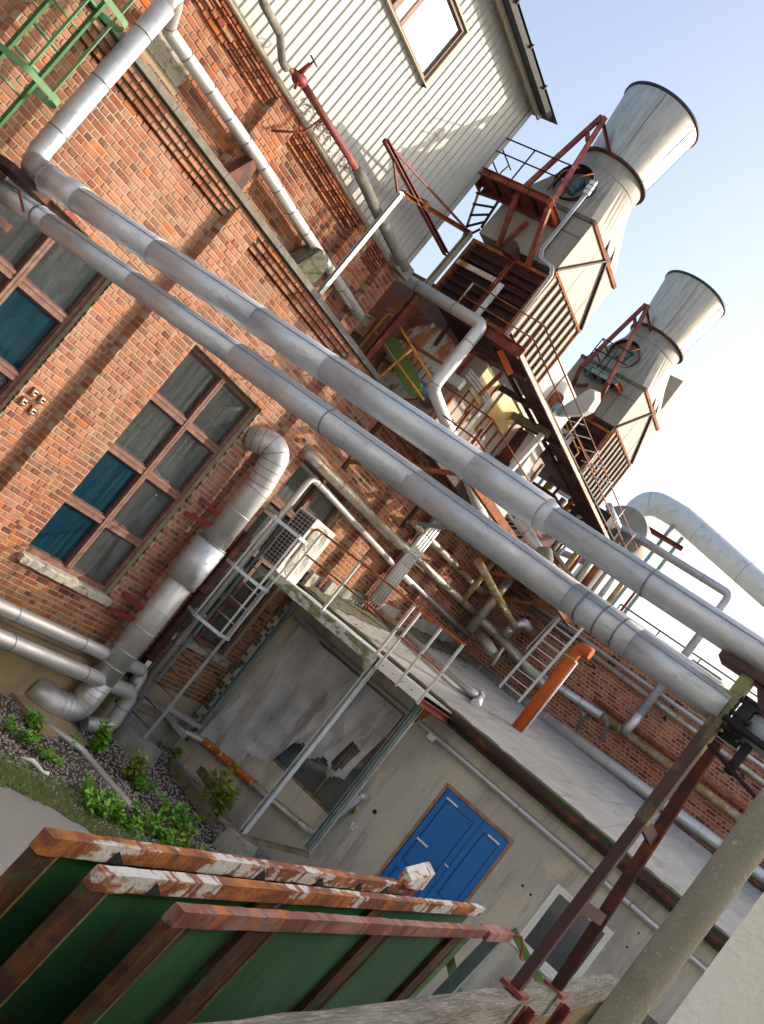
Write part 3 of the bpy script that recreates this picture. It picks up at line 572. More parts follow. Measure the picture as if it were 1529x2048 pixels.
m_ = MB(); m_.box((11.56, CY0-.004, 7.62), (11.575, 6, 10.86)); m_.box((11.50, CY0-.012, 7.62), (11.59, CY0-.003, 10.86)); m_.build('corner_trim', 'cream', bld)
m_ = MB(); m_.prism([(X0, .20, 7.60), (X0, .185, 7.615), (X0, .29, 7.70), (X0, .33, 7.70), (X0, .33, 7.60)], (11.56-X0, 0, 0)); m_.build('base_flashing', 'cream_dirty', bld)
# eaves: soffit, gutter and roof
m_ = MB(); m_.box((X0, .12, 10.78), (11.56, .32, 10.83)); m_.box((X0, .10, 10.70), (11.56, .14, 10.80)); m_.build('eaves_trim', 'cream_dirty', bld)
m_ = MB(); m_.prism([(X0, -.06, 10.74), (X0, -.08, 10.82), (X0, -.05, 10.84), (X0, .12, 10.845), (X0, .10, 10.76)], (11.5-X0, 0, 0)); ro = m_.build('gutter', 'stack_dark', bld)
for k in range(10):
    x = 4.2+k*.75; m_ = MB(); m_.box((x, -.11, 10.80), (x+.02, -.07, 10.87)); m_.build('gutter_bracket', 'oxide_dark', ro)
m_ = MB(); m_.prism([(X0, -.08, 10.86), (X0, 3.2, 11.9), (X0, 6.2, 10.9)], (11.75-X0, 0, 0)); m_.build('roof', 'stack_dark', bld)
# window in the cladding
def clad_window():
    f = MB(); a, b, z0_, z1_ = CW; yf = CY0-.03
    f.box((a, yf, z0_), (b, CY0+.05, z0_+.05)); f.box((a, yf, z1_-.05), (b, CY0+.05, z1_)); f.box((b-.05, yf, z0_+.05), (b, CY0+.05, z1_-.05)); f.box((a, yf, z0_+.05), (a+.05, CY0+.05, z1_-.05))
    wo = f.build('window', 'frame', bld)
    for (p, q) in ((8.27, 8.36), (8.53, 8.60)): m2 = MB(); m2.box((p, yf-.004, z0_+.05), (q, CY0+.05, z1_-.05)); m2.build('mullion', 'frame', wo)
    m2 = MB(); m2.box((8.36, CY0-.02, z0_+.05), (8.53, CY0+.03, z1_-.05)); m2.build('infill_panel', 'cream', wo)
    for (p, q) in ((a+.05, 8.27), (8.60, b-.05)): m2 = MB(); m2.box((p, CY0+.01, z0_+.05), (q, CY0+.018, z1_-.05)); m2.build('pane', 'glass_pale', wo)
    m2 = MB(); m2.prism([(a-.05, yf-.05, z0_-.02), (a-.05, yf-.045, z0_-.005), (a-.05, CY0+.02, z0_+.03), (a-.05, CY0+.02, z0_-.02)], (b-a+.12, 0, 0)); m2.build('sill', 'cream_dirty', wo)
    m2 = MB(); m2.box((a, yf-.03, z1_+.002), (b+.06, CY0+.03, z1_+.03)); m2.box((b+.002, yf-.03, z0_-.02), (b+.06, CY0+.03, z1_)); m2.build('head_flashing', 'cream_dirty', wo)
    # a thing standing inside on the sill, seen through the pane
    return wo
clad_window()
# row of four small terminal boxes fixed on the brick below the left window
for k, (px, py, lb) in enumerate(((70, 785, 'upper left'), (48, 803, 'lower left'), (85, 800, 'upper right'), (66, 822, 'lower right'))):
    p = atY(px, py, -.02); t = thing('anchor_plate', (p.x, 0, p.z), f'small rusty square wall plate with a bolt, {lb} of four on brick', 'wall plate', 'square plates bolted to the brick')
    m2 = MB(); m2.box((p.x-.045, -.025, p.z-.045), (p.x+.045, .0, p.z+.045)); m2.build('plate', 'rust', t)
    m2 = MB(); m2.box((p.x-.028, -.03, p.z-.028), (p.x+.028, -.024, p.z+.028)); m2.build('washer', 'white', t)
    m2 = MB(); m2.tube([(p.x, -.06, p.z), (p.x, -.028, p.z)], .012, 8); m2.build('bolt', 'black_iron', t)

# ------------------------------------------------------------------ brick wing on the far side of the yard
wing = thing('brick_wing', (22, -4, 0), 'shaded red brick wing closing the far side behind the low roof', 'building')
m_ = MB(); m_.box((W2X+.008, -14, .0), (W2X+.4, .3, 6.2)); m_.build('wall', 'mortar_grey', wing)
make_bricks(rows2, 'x', wing, 0, True)
for k in range(9):
    m_ = MB(); m_.box((W2X-.06, -9.0+k, 6.222), (W2X+.45, -8.006+k, 6.29)); m_.build('coping_stone', 'stone', wing)
m_ = MB(); m_.box((W2X+.41, -14, 5.9), (27, .3, 6.15)); m_.build('roof', 'roof_felt', wing)
# ------------------------------------------------------------------ low rendered outbuilding with the blue door
GX = 14.18
out = thing('plaster_outbuilding', (16, -4, 0), 'low grey rendered outbuilding with a blue double door and sloping felt roof', 'building')
DOOR = (-5.16, -4.02, 0.45, 2.44); GWIN = (-6.88, -5.98, 1.53, 2.45); OPN = (-2.98, -0.95, 1.02, 2.86)
m_ = MB()
def wall_x(mb, x, th, y0, y1, z0, z1, holes):
    ys = sorted(set([y0, y1]+[v for h in holes for v in h[:2]])); zs = sorted(set([z0, z1]+[v for h in holes for v in h[2:]]))
    for i in range(len(ys)-1):
        run = None
        for j in range(len(zs)-1):
            ym, zm = (ys[i]+ys[i+1])/2, (zs[j]+zs[j+1])/2
            if any(h[0] < ym < h[1] and h[2] < zm < h[3] for h in holes): continue
            mb.box((x, ys[i], zs[j]), (x+th, ys[i+1], zs[j+1]))
wall_x(m_, GX, .25, -13, -.02, -.3, 3.18, [DOOR, GWIN, OPN])
m_.build('wall', 'stucco', out)
# ragged brick toothing left where the render stops at the brick building
m_ = MB(); m_.c = []
for k in range(42):
    z = .3+k*COURSE
    for y in (-.02, -.14):
        d = random.uniform(.02, .09); ln = random.uniform(.07, .12)
        if (y < -.1 and k % 2) or random.random() < .35: continue
        d *= random.uniform(.5, 1.3)
        m_.box((GX-d, y-ln, z), (GX+.02, y, z+COURSE-.016)); m_.c += [(random.uniform(0, .5), 0, 0, 1)]*6
m_.c = None; tag(m_.build('broken_bricks', 'roof_moss', out), kind='stuff')
# roof: sheet rising to the wing, mossy verge at the eaves
RZ0, RSL = 3.30, 0.1335
def roofz(x): return RZ0+(x-14.0)*RSL
def atRoof(px, py, h=0.0):
    d = ray(px, py); t = (RZ0+h+(EYE.x-14.0)*RSL-EYE.z)/(d.z-d.x*RSL); return EYE+d*t
m_ = MB(); m_.prism([(13.95, -13, roofz(13.95)-.06), (W2X, -13, roofz(W2X)-.06), (W2X, -13, roofz(W2X)), (13.95, -13, roofz(13.95))], (0, 12.99, 0)); rf = m_.build('roof', 'roof_felt', out)
for k, y in enumerate((-11.9, -10.8, -9.7, -8.6, -7.5, -6.4, -5.3, -4.2, -3.1, -2.0, -.9)):
    m_ = MB(); jj = random.uniform(-.03, .03); m_.prism([(13.97, y+jj, roofz(13.97)+.002), (W2X, y, roofz(W2X)+.002), (W2X, y, roofz(W2X)+.006), (13.97, y+jj, roofz(13.97)+.006)], (0, .012, 0)); m_.build('felt_lap', 'roof_felt', rf)
m_ = MB(); n = 90; vs = []
for i in range(n+1):
    y = -13+12.9*i/n
    for (x, dz) in ((13.90, -.05), (13.88, .03), (13.96, .035+random.uniform(0, .02)), (14.08+random.uniform(-.03, .05), .012)): vs.append((x, y, roofz(x)+dz))
m_.add(vs, [(i*4+j, (i+1)*4+j, (i+1)*4+j+1, i*4+j+1) for i in range(n) for j in range(3)]); m_.build('mossy_verge', 'fascia', rf)
m_ = MB(); m_.tube([(13.86, -13, 3.20), (13.86, -3.55, 3.20)], .045, 10); m_.build('gutter', 'rust_dark', out)
m_ = MB(); m_.box((13.98, -13, 3.10), (14.17, -.02, 3.225)); m_.build('eaves_board', 'fascia', out)
# wet debris strip against the brick wall
m_ = MB(); vs = []; n = 60
for i in range(n+1):
    x = 14.1+6.3*i/n
    for j in range(5): vs.append((x, -.02-.75*j/4*random.uniform(.85, 1.1), roofz(x)+.004+max(0, (4-j))*.02*random.uniform(.3, 1)))
m_.add(vs, [(i*5+j, i*5+j+1, (i+1)*5+j+1, (i+1)*5+j) for i in range(n) for j in range(4)], True); m_.build('debris_strip', 'roof_moss', rf)
m_ = MB(); m_.prism([(14.2, -.02, roofz(14.2)), (W2X, -.02, roofz(W2X)), (W2X, -.02, roofz(W2X)+.30), (14.2, -.02, roofz(14.2)+.24)], (0, .022-.06, 0)); m_.build('upstand', 'concrete', rf)
bt = MB(); random.seed(5)
for i in range(420):
    x = random.uniform(14.2, 19.5); y = -random.betavariate(1.3, 3)*2.4-.05; s_ = random.uniform(.012, .032); c = V((x, y, roofz(x)+.03*max(0, 1+y)+.01))
    a = random.uniform(0, 6.28); u = V((math.cos(a), math.sin(a), random.uniform(-.3, .3)))*s_; v_ = V((-math.sin(a), math.cos(a), random.uniform(-.2, .5)))*s_*.6
    bt.add([c-u, c+v_, c+u, c-v_], [(0, 1, 2, 3)])
tag(bt.build('leaf_litter', 'dry'), 'pale dry leaf litter and rubble scattered on the low felt roof', 'litter', kind='stuff')

# blue double door
dr = MB(); y0, y1, z0, z1 = DOOR
dr.box((GX-.012, y0-.045, z0), (GX+.08, y0, z1+.05)); dr.box((GX-.012, y1, z0), (GX+.08, y1+.045, z1+.05)); dr.box((GX-.012, y0, z1), (GX+.08, y1, z1+.05))
do = dr.build('door', 'wood_bare', out)
ym = -4.70
for (a, b) in ((ym+.004, y1-.006), (y0+.006, ym-.004)):
    lf = MB(); lf.box((GX+.03, a, z0), (GX+.07, b, z1-.006))
    st = .085; zr = [(z0, z0+.12), (1.18, 1.28), (z1-.13, z1-.006)]
    lf.box((GX+.012, a, z0), (GX+.03, a+st, z1-.006)); lf.box((GX+.012, b-st, z0), (GX+.03, b, z1-.006))
    for (p, q) in zr: lf.box((GX+.0122, a+st, p), (GX+.03, b-st, q))
    lf.box((GX+.024, a+st, z0+.12), (GX+.0305, a+st+.012, z1-.13)); lf.box((GX+.024, b-st-.012, z0+.12), (GX+.0305, b-st, z1-.13))
    lf.build('door_leaf', 'blue', do)
    for (p, q) in ((z0+.12, 1.18), (1.28, z1-.13)):
        fr_ = MB(); frame_y = ((a+st+.004, a+st+.016, p, q), (b-st-.016, b-st-.004, p, q), (a+st+.016, b-st-.016, p+.002, p+.014), (a+st+.016, b-st-.016, q-.014, q-.002))
        for (u0, u1, v0, v1) in frame_y: fr_.box((GX+.018, u0, v0), (GX+.032, u1, v1))
        fr_.build('groove_shade', 'blue_dark', do)  # dark strips stand in for the shade in the panel grooves
for (px, py) in ((845, 1685), (905, 1605), (988, 1680)):
    p = atX(px, py, GX); h = MB(); h.box((GX-.004, p.y-.10, p.z-.012), (GX+.012, p.y+.10, p.z+.014)); h.build('strap_hinge', 'white', do)
p = atX(896, 1733, GX); h = MB(); h.tube([(GX-.035, p.y-.03, p.z), (GX-.035, p.y+.05, p.z)], .01, 8); h.tube([(GX+.012, p.y+.03, p.z), (GX-.035, p.y+.03, p.z)], .009, 8); h.build('door_handle', 'white', do)
# little white framed window
wf = MB(); y0, y1, z0, z1 = GWIN
def frame_x(mb, x0, x1, y0, y1, z0, z1, w_): mb.box((x0, y0, z0), (x1, y0+w_, z1)); mb.box((x0, y1-w_, z0), (x1, y1, z1)); mb.box((x0, y0+w_, z0), (x1, y1-w_, z0+w_)); mb.box((x0, y0+w_, z1-w_), (x1, y1-w_, z1))
frame_x(wf, GX-.02, GX+.06, y0, y1, z0, z1, .045); wo = wf.build('window', 'white', out)
m_ = MB(); frame_x(m_, GX-.002, GX+.05, y0+.047, y1-.047, z0+.047, z1-.047, .035); m_.build('sash', 'white', wo)
m_ = MB(); m_.box((GX+.03, y0+.08, z0+.08), (GX+.036, y1-.08, z1-.08)); m_.build('pane', 'glass_navy', wo)
m_ = MB(); m_.box((GX-.07, y0-.03, z0-.035), (GX+.02, y1+.03, z0-.002)); m_.build('sill', 'white', wo)
# wide opening (old window) behind the plastic sheeting
wf = MB(); y0, y1, z0, z1 = OPN
frame_x(wf, GX+.02, GX+.09, y0, y1, z0, z1, .05); wo = wf.build('window', 'wood_old', out)
for k in range(1, 4): m_ = MB(); yy = y0+(y1-y0)*k/4; m_.box((GX+.03, yy-.018, z0+.05), (GX+.075, yy+.018, z1-.05)); m_.build('mullion', 'wood_old', wo)
for k in range(1, 4): m_ = MB(); zz = z0+(z1-z0)*k/4; m_.box((GX+.034, y0+.05, zz-.014), (GX+.07, y1-.05, zz+.014)); m_.build('glazing_bar', 'wood_old', wo)
m_ = MB(); m_.box((GX+.055, y0+.05, z0+.05), (GX+.062, y1-.05, z1-.05)); m_.build('pane', 'glass_black', wo)
m_ = MB(); m_.bar((GX-.01, -2.99, 1.03), (GX-.01, -2.93, 2.5), .02, .05); m_.build('rusty_edge', 'rust_orange', wo)
# stains: old holes and a vent
for (px, py, r_) in ((750, 1624, .035), (1046, 1772, .02), (1062, 1790, .018), (1278, 1867, .014), (1255, 1895, .014)):
    p = atX(px, py, GX); m_ = MB(); m_.tube([(GX-.004, p.y, p.z), (GX+.01, p.y, p.z)], r_, 14); m_.build('hole', 'dark', out)
for (px, py) in ((712, 1620), (706, 1652)):
    p = atX(px, py, GX); m_ = MB()
    for k in range(9): a = random.uniform(0, 6.28); r_ = random.uniform(0, .05); m_.ball((GX-.01, p.y+r_*math.cos(a), p.z+r_*math.sin(a)), random.uniform(.018, .034), 6)
    m_.build('foam_plug', 'jacket_yellow' if py < 1630 else 'stucco_white', out)

# plastic sheeting hung over the old window, torn at the foot
sh = MB(); random.seed(3); nu, nv = 46, 54; ok = {}
top = [atX(470+(640-470)*0, 1, GX)]  # placeholder for the loop below
def sheet_pt(u, v_):
    y = -.55+(-2.85+.55)*u; z = 2.80-(2.80-.45)*v_*(1.0 if u < .42 else (1.0-.42*min(1, (u-.42)/.12)))
    fold = .05*math.sin(u*17+math.sin(v_*3)*1.2)+.025*math.sin(u*41+v_*5)
    return V((GX-.07-.06*v_+fold*(.25+.75*v_)-.10*v_*v_*(u < .35), y+.10*v_*math.sin(v_*4+u*5)+(.16*v_*v_ if u < .3 else 0), z+.03*math.sin(u*23+2)*v_))
vs = [sheet_pt(i/nu, j/nv) for i in range(nu+1) for j in range(nv+1)]
fs = []
for i in range(nu):
    for j in range(nv):
        u, v_ = (i+.5)/nu, (j+.5)/nv
        if .84 < u < .96 and .56 < v_ < .84+.08*math.sin(u*30): continue         # torn out corner
        if .30 < u < .44 and v_ > .80+.25*abs(u-.37): continue
        if v_ > .95+.05*math.sin(u*37): continue
        fs.append((i*(nv+1)+j, i*(nv+1)+j+1, (i+1)*(nv+1)+j+1, (i+1)*(nv+1)+j))
sh.add(vs, fs, True); tag(sh.build('plastic_sheet', 'sheet', None, (GX, -1.7, 2.8)), 'torn clear plastic sheeting hung over the old window', 'sheet')

# conduit pipe under the eaves
t = pipe_thing('eaves_pipe', [(14.06, -.15, 2.89), (14.06, -4.0, 2.87), (14.06, -11, 2.84)], .042, 'jacket_warm', 'straight silver pipe running along the grey wall under the eaves', rad=0, bands=1.9, n=14)
p = atX(862, 1476, 14.0); m_ = MB(); m_.box((14.0, p.y-.06, p.z-.03), (14.015, p.y+.06, p.z+.05)); m_.build('marker_tag', 'white', t)
# short elbow pipe leaving the render
pipe_thing('elbow_pipe', [(14.3, -3.16, 1.60), (14.02, -3.16, 1.60), (14.02, -2.92, .72), (14.02, -2.78, .70)], .058, 'jacket_warm', 'short silver elbow pipe coming out of the grey rendered wall', rad=[.10, .07], bands=.5)
pipe_thing('rusty_pipe', [(13.55, .05, .62), (13.62, -.25, .46), (13.95, -.62, .55), (14.0, -1.95, .62), (14.0, -2.86, .70)], .06, 'jacket_old', 'low pipe along the grey wall, silver with a rusted stretch', rad=[.12, .3, .3], bands=.8)
q0, q1 = V((13.93, -.60, .548)), V((14.0, -1.80, .613))
t = thing('rusted_sleeve', q0, 'bright orange rusted length of the low pipe by the torn sheeting', 'pipe')
MB().tube([q0.lerp(q1, k/12) for k in range(13)], [.064+.004*math.sin(k*2.1) for k in range(13)], 16).build('jacket', 'rust_mottled', t)
for k in range(7): ring_on([q0, q1], .1+k*.17, .069, .02, 'rust_band', 'rust_mottled', t)

# ------------------------------------------------------------------ steel landing with caged ladder
PX = 12.6
ld = thing('steel_landing', (PX, -2.0, .35), 'grey galvanised steel landing with mossy edge and handrail beside the low roof', 'landing')
m_ = MB(); m_.chan((PX, -.50, 3.20), (PX, -2.72, 3.20), .06, .15, .012, flip=-1); m_.build('edge_beam', 'moss_steel', ld)
m_ = MB(); m_.chan((PX, -2.76, 3.22), (PX, -3.56, 3.22), .06, .15, .012, flip=-1); m_.build('edge_beam', 'white', ld)
m_ = MB(); m_.chan((14.0, -.50, 3.19), (14.0, -3.5, 3.19), .06, .12); m_.build('inner_beam', 'oxide', ld)
for k in range(7):
    y = -.55-k*.5; m_ = MB(); m_.chan((PX+.03, y, 3.17), (13.98, y, 3.17), .05, .09); m_.build('cross_beam', 'oxide', ld)
k = 0; y = -.52
while y > -3.5:
    m_ = MB(); m_.box((PX+.035, y-.005, 3.262), (13.96, y-.24, 3.285)); m_.build('deck_plank', 'galv' if k % 3 else 'pale_steel', ld); y -= .25; k += 1
for k in range(16):
    m_ = MB(); m_.tube([(PX-.045, -.7-k*.18, 3.22), (PX-.028, -.7-k*.18, 3.22)], .008, 6); m_.build('rivet', 'black_iron', ld)
for (y0, y1, zt) in ((-2.74, -2.74, 3.12),):
    m_ = MB(); m_.chan((PX, y0, .36), (PX, y1, zt), .10, .075, .01); m_.build('post', 'pale_steel', ld)
m_ = MB(); m_.chan((13.3, -3.28, .66), (13.3, -3.28, 3.15), .06, .06, .01); m_.build('post', 'galv_green', ld)
m_ = MB(); m_.chan((13.3, -3.36, .66), (13.3, -3.36, 3.15), .05, .05, .01); m_.build('post', 'galv', ld)
m_ = MB(); m_.add([(PX, -2.55, 3.12), (PX, -2.78, 3.12), (PX, -2.78, 2.86), (PX+.012, -2.55, 3.12), (PX+.012, -2.78, 3.12), (PX+.012, -2.78, 2.86)], [(0, 1, 2), (5, 4, 3), (0, 3, 4, 1), (1, 4, 5, 2), (2, 5, 3, 0)]); m_.build('gusset', 'moss_steel', ld)
m_ = MB(); m_.add([(PX+.7, -3.3, 3.12), (PX+.7, -3.52, 3.12), (PX+.7, -3.4, 2.86), (PX+.712, -3.3, 3.12), (PX+.712, -3.52, 3.12), (PX+.712, -3.4, 2.86)], [(0, 1, 2), (5, 4, 3), (0, 3, 4, 1), (1, 4, 5, 2), (2, 5, 3, 0)]); m_.build('gusset', 'rust', ld)
# handrail: rusty tube rails first bay, square-bar end bay
def rails(tz, mz, pts, mat): pass
m_ = MB(); m_.tube(fillet([(PX, -.62, 3.55), (PX, -.62, 4.12), (PX, -.85, 4.12), (PX, -2.70, 4.12)], [.12, .05]), .017, 10); m_.build('top_rail', 'rust', ld)
m_ = MB(); m_.tube([(PX, -.79, 3.73), (PX, -1.6, 3.73)], .014, 8); m_.tube([(PX, -1.6, 3.73), (PX, -2.70, 3.72)], .014, 8); m_.build('mid_rail', 'rust', ld)
for y in (-.79, -1.58, -2.66):
    m_ = MB(); m_.bar((PX-.005, y, 3.16), (PX-.005, y, 4.12), .035, .035); m_.build('stanchion', 'galv', ld)
for y in (-2.80, -3.18, -3.57):
    m_ = MB(); m_.bar((PX-.02, y, 3.12), (PX-.02, y, 4.09), .038, .03); m_.build('stanchion', 'galv', ld)
m_ = MB(); m_.bar((PX-.02, -2.78, 4.10), (PX-.02, -3.59, 4.10), .032, .032); m_.build('top_rail', 'rust_orange', ld)
m_ = MB(); m_.bar((PX-.02, -2.78, 3.66), (PX-.02, -3.59, 3.64), .03, .03); m_.build('mid_rail', 'rust_orange', ld)

# caged ladder in front of the small window: stiles, rungs, hoops and straps
lad = thing('caged_ladder', (PX, -.4, .3), 'grey galvanised ladder with safety cage climbing to the landing', 'ladder')
LY0, LY1, LX = -.14, -.60, 12.62
for y, mt in ((LY0, 'galv_green'), (LY1, 'galv')):
    m_ = MB(); m_.bar((LX, y, .22), (LX, y, 3.95), .018, .06, (1, 0, 0)); m_.build('stile', mt, lad)
for k in range(13):
    z = .42+k*.27; m_ = MB(); m_.tube([(LX, LY0, z), (LX, LY1, z)], .011, 8); m_.build('rung', 'rust' if z < 2.2 else 'galv', lad)
def hoop(z, flat=.05):
    P = [(LX, LY0+.02, z), (LX-.10, LY0+.16, z), (LX-.42, LY0+.17, z), (LX-.62, (LY0+LY1)/2, z), (LX-.42, LY1-.17, z), (LX-.10, LY1-.16, z), (LX, LY1-.02, z)]
    p = fillet(P, .16, 4); mb = MB()
    for i in range(len(p)-1): mb.bar(p[i], p[i+1]+(p[i+1]-p[i])*.08, .010, flat)
    return mb, P
for z in (2.12, 2.98, 3.86): hoop(z)[0].build('cage_hoop', 'pale_steel', lad)
for i in range(1, 6):
    q = hoop(2.0)[1][i]
    if i in (1, 5): q = (q[0]-.08, q[1], q[2])
    m_ = MB(); m_.bar((q[0], q[1], 2.09), (q[0], q[1], 3.90), .032, .008, (1, 0, 0)); m_.build('cage_strap', 'pale_steel', lad)
m_ = MB(); m_.bar((LX+.02, -.12, .62), (13.2, -.15, .62), .05, .05); m_.bar((13.2, .0, .62), (13.2, -.75, .55), .05, .06); m_.build('foot_bracket', 'galv', lad)
# green steel post carrying the landing by the rubble edge
m_ = MB(); m_.chan((13.92, -.38, .42), (13.92, -.36, 3.12), .07, .06, .01); m_.build('post', 'galv_green', ld)
m_ = MB(); m_.bar((12.95, -.36, .74), (13.92, -.40, .66), .05, .07); m_.build('brace', 'galv', ld)

# air conditioner standing on the landing
a0, a1 = atY(636, 1038, -.62), atY(671, 1071, -.62)
ax0, ax1, az1 = a0.x, a1.x, a0.z; az0 = 3.29
ac = thing('air_conditioner', ((ax0+ax1)/2, -.45, az0), 'cream air conditioner with two stacked fans standing on the landing', 'air conditioner')
m_ = MB(); m_.box((ax0, -.62, az0), (ax1, -.26, az1)); m_.build('casing', 'ac_cream', ac)
m_ = MB(); m_.box((ax0-.012, -.60, az0+.03), (ax0-.002, -.28, az1-.03)); gr = m_.build('coil_grille', 'grille', ac)
for k in range(16):
    z = az0+.05+k*(az1-az0-.1)/15; m_ = MB(); m_.box((ax0-.02, -.60, z), (ax0-.012, -.28, z+.008)); m_.build('grille_bar', 'galv', gr)
for k in range(5): m_ = MB(); m_.box((ax0-.024, -.58+k*.07, az0+.03), (ax0-.0205, -.574+k*.07, az1-.03)); m_.build('grille_bar', 'galv', gr)
fr = min(.21, (ax1-ax0)*.40)
for z in (az0+.27*(az1-az0), az0+.73*(az1-az0)):
    c = V(((ax0+ax1)/2-.02, -.632, z)); m_ = MB(); m_.lathe([(.01, 0), (fr, 0), (fr+.012, -.014), (fr+.02, 0.012)], c, 36, axis='y'); fo = m_.build('fan_guard', 'ac_fan', ac)
    m_ = MB(); m_.lathe([(.001, -.024), (.055, -.022), (.06, 0.0)], c, 24, axis='y'); m_.build('fan_hub', 'ac_cream', fo)
    for k in range(6): m_ = MB(); m_.lathe([(.07+k*(fr-.08)/6, -.004), (.07+k*(fr-.08)/6+.006, -.012), (.07+k*(fr-.08)/6+.012, -.004)], c, 30, axis='y'); m_.build('guard_ring', 'ac_cream', fo)
    for k in range(8): m_ = MB(); a = k*math.pi/4; m_.bar(c+V((.05*math.cos(a), -.015, .05*math.sin(a))), c+V((fr*math.cos(a), -.015, fr*math.sin(a))), .006, .006, (0, 1, 0)); m_.build('guard_spoke', 'ac_cream', fo)
# white junction box and concrete slab by the unit
for (px, py, s_, lb) in ((628, 1158, .10, 'smaller pale concrete block'), (668, 1178, .16, 'larger pale concrete slab')):
    p = atY(px, py, -.2); m_ = MB(); m_.box((p.x-s_, -.20, roofz(p.x) if p.x > 14 else 3.29), (p.x+s_*.8, -.12, p.z+.08))
    tag(m_.build('concrete_block', 'sill', None, (p.x, -.16, 3.3)), lb+' leaning on the brick behind the handrail', 'block')

# concrete footings, timber edging
def block(name, c, dx, dy, dz, label, mat='concrete'):
    m_ = MB(); x, y, z = c; j = lambda: random.uniform(-.015, .015)
    vs = [(x+sx*dx/2*(1.12 if k == 0 else 1)+j(), y+sy*dy/2*(1.12 if k == 0 else 1)+j(), z+k*dz) for k in (0, 1) for sx, sy in ((-1, -1), (1, -1), (1, 1), (-1, 1))]
    m_.add(vs, [(3, 2, 1, 0), (4, 5, 6, 7), (0, 1, 5, 4), (1, 2, 6, 5), (2, 3, 7, 6), (3, 0, 4, 7)])
    return tag(m_.build(name, mat, None, (x, y, z)), label, 'footing')
block('concrete_footing', (12.55, -.62, -.02), .46, .5, .30, 'mossy concrete footing under the caged ladder')
block('concrete_footing', (12.6, -2.80, -.02), .36, .36, .37, 'worn concrete footing under the tall landing post')
for i, (p, q, h_, lb) in enumerate((((12.5, -2.72, .30), (13.32, -3.35, .62), .06, 'weathered timber sill laid between the footing and the grey post'), ((13.35, -.75, .12), (12.7, -2.2, .16), .14, 'dark timber edging board below the rusted pipe'), ((13.9, -.9, .22), (13.3, -2.0, .26), .12, 'brown plank lying behind the edging board'), ((12.35, -2.45, .36), (12.75, -2.95, .36), .05, 'short notched timber on top of the landing footing'))):
    m_ = MB(); m_.bar(p, q, .09, h_); tag(m_.build('timber', 'wood_old', None, p), lb, 'timber')
m_ = MB(); m_.prism([(13.2, -3.3, -.01), (14.15, -3.45, -.01), (14.15, -9, -.01), (9.5, -9, -.01), (9.5, -6.6, -.01)], (0, 0, .03)); tag(m_.build('concrete_apron', 'pale_ground'), kind='structure')
m_ = MB(); m_.bar((13.35, -3.25, .06), (14.1, -3.5, .30), .10, .12); tag(m_.build('kerb', 'concrete', None, (13.7, -3.4, 0)), 'mossy concrete kerb at the corner of the pale apron', 'kerb')
# ------------------------------------------------------------------ the two overhead pipes on the pipe bridge
BX = 5.76
def jacket_pipe(name, segs, label, mats='jacket'):
    """segs: list of (path, r, seam_side); each length of jacket is a part, with lap bands and a lengthwise seam"""
    t = thing(name, segs[0][0][0], label, 'pipe')
    for path, r, bands in segs:
        j = MB().tube(path, r, 28).build('jacket', mats, t)
        Lg = plen(path); k = bands*.8
        while k < Lg-.05 and bands > 0:
            ring_on(path, k, r+.0045, .011, 'joint_band', 'seam', j); k += bands*random.uniform(.9, 1.1)
        # lap seam along the flank, with little screws
        p0, p1 = V(path[0]), V(path[-1]); d = (p1-p0).normalized()
        if Lg > .4 and abs(d.y) > .9:
            o = V((-.86*r, 0, .52*r)); MB().bar(p0+o, p1+o, .006, .008, (1, 0, 0)).build('lap_seam', 'seam', j)
            for q_ in range(int(Lg/.27)): MB().ball(p0+o+d*(.12+q_*.27), .007, 4).build('screw', 'seam', j)
    return t
def sect(z0, z1, y0, y1, x=BX): return [(x, y0, z0), (x, y1, z1)]
d2 = jacket_pipe('overhead_pipe', [
    (fillet([(BX, -1.02, 4.89), (BX, -.24, 4.90), (BX, -.24, 6.86), (BX+.02, -.22, 6.88)], [.22, 0], 8)[:-1], .105, .62),
    (sect(4.89, 4.865, -1.0, -2.30), .118, 0), (sect(4.865, 4.85, -2.28, -3.62), .112, 0), (sect(4.85, 4.835, -3.58, -4.42), .110, 0),
    (sect(4.835, 4.815, -4.40, -5.86), .108, 0), (sect(4.815, 4.80, -5.84, -6.40), .114, 0), (sect(4.80, 4.80, -6.46, -8.6), .089, .9)],
    'upper silver pipe crossing from the brick wall to the bridge post')
MB().tube([(BX, -6.39, 4.80), (BX, -6.47, 4.80)], .114, 28, r2=.089).build('reducer', 'jacket', d2)
# crumpled foil bend wrapping
w_ = MB(); pp = fillet([(BX, -1.15, 4.888), (BX, -.62, 4.895), (BX, -.3, 4.93)], .25, 8); pr = []
pts = [V(pp[0]).lerp(V(pp[-1]), 0)]; pts = []
for k in range(31):
    s_ = k/30*(len(pp)-1); i = min(int(s_), len(pp)-2); pts.append(V(pp[i]).lerp(V(pp[i+1]), s_-i)); pr.append(.122+.010*math.sin(k*2.3)+random.uniform(-.006, .006))
w_.tube(pts, pr, 24).build('wrapped_bend', 'jacket', d2)
# the run above the ledge, up and along the set-back storey
d3 = pipe_thing('ledge_pipe', [(BX, -.24, 6.82), (BX, -.24, 7.02), (BX+.2, -.05, 7.0), (BX+.45, .16, 6.89), (8.1, .16, 6.885), (11.3, .16, 6.79)], .075, 'jacket_warm', 'silver pipe running along the set-back brick above the stone ledge', rad=[.05, .1, .1, 0], bands=.42)
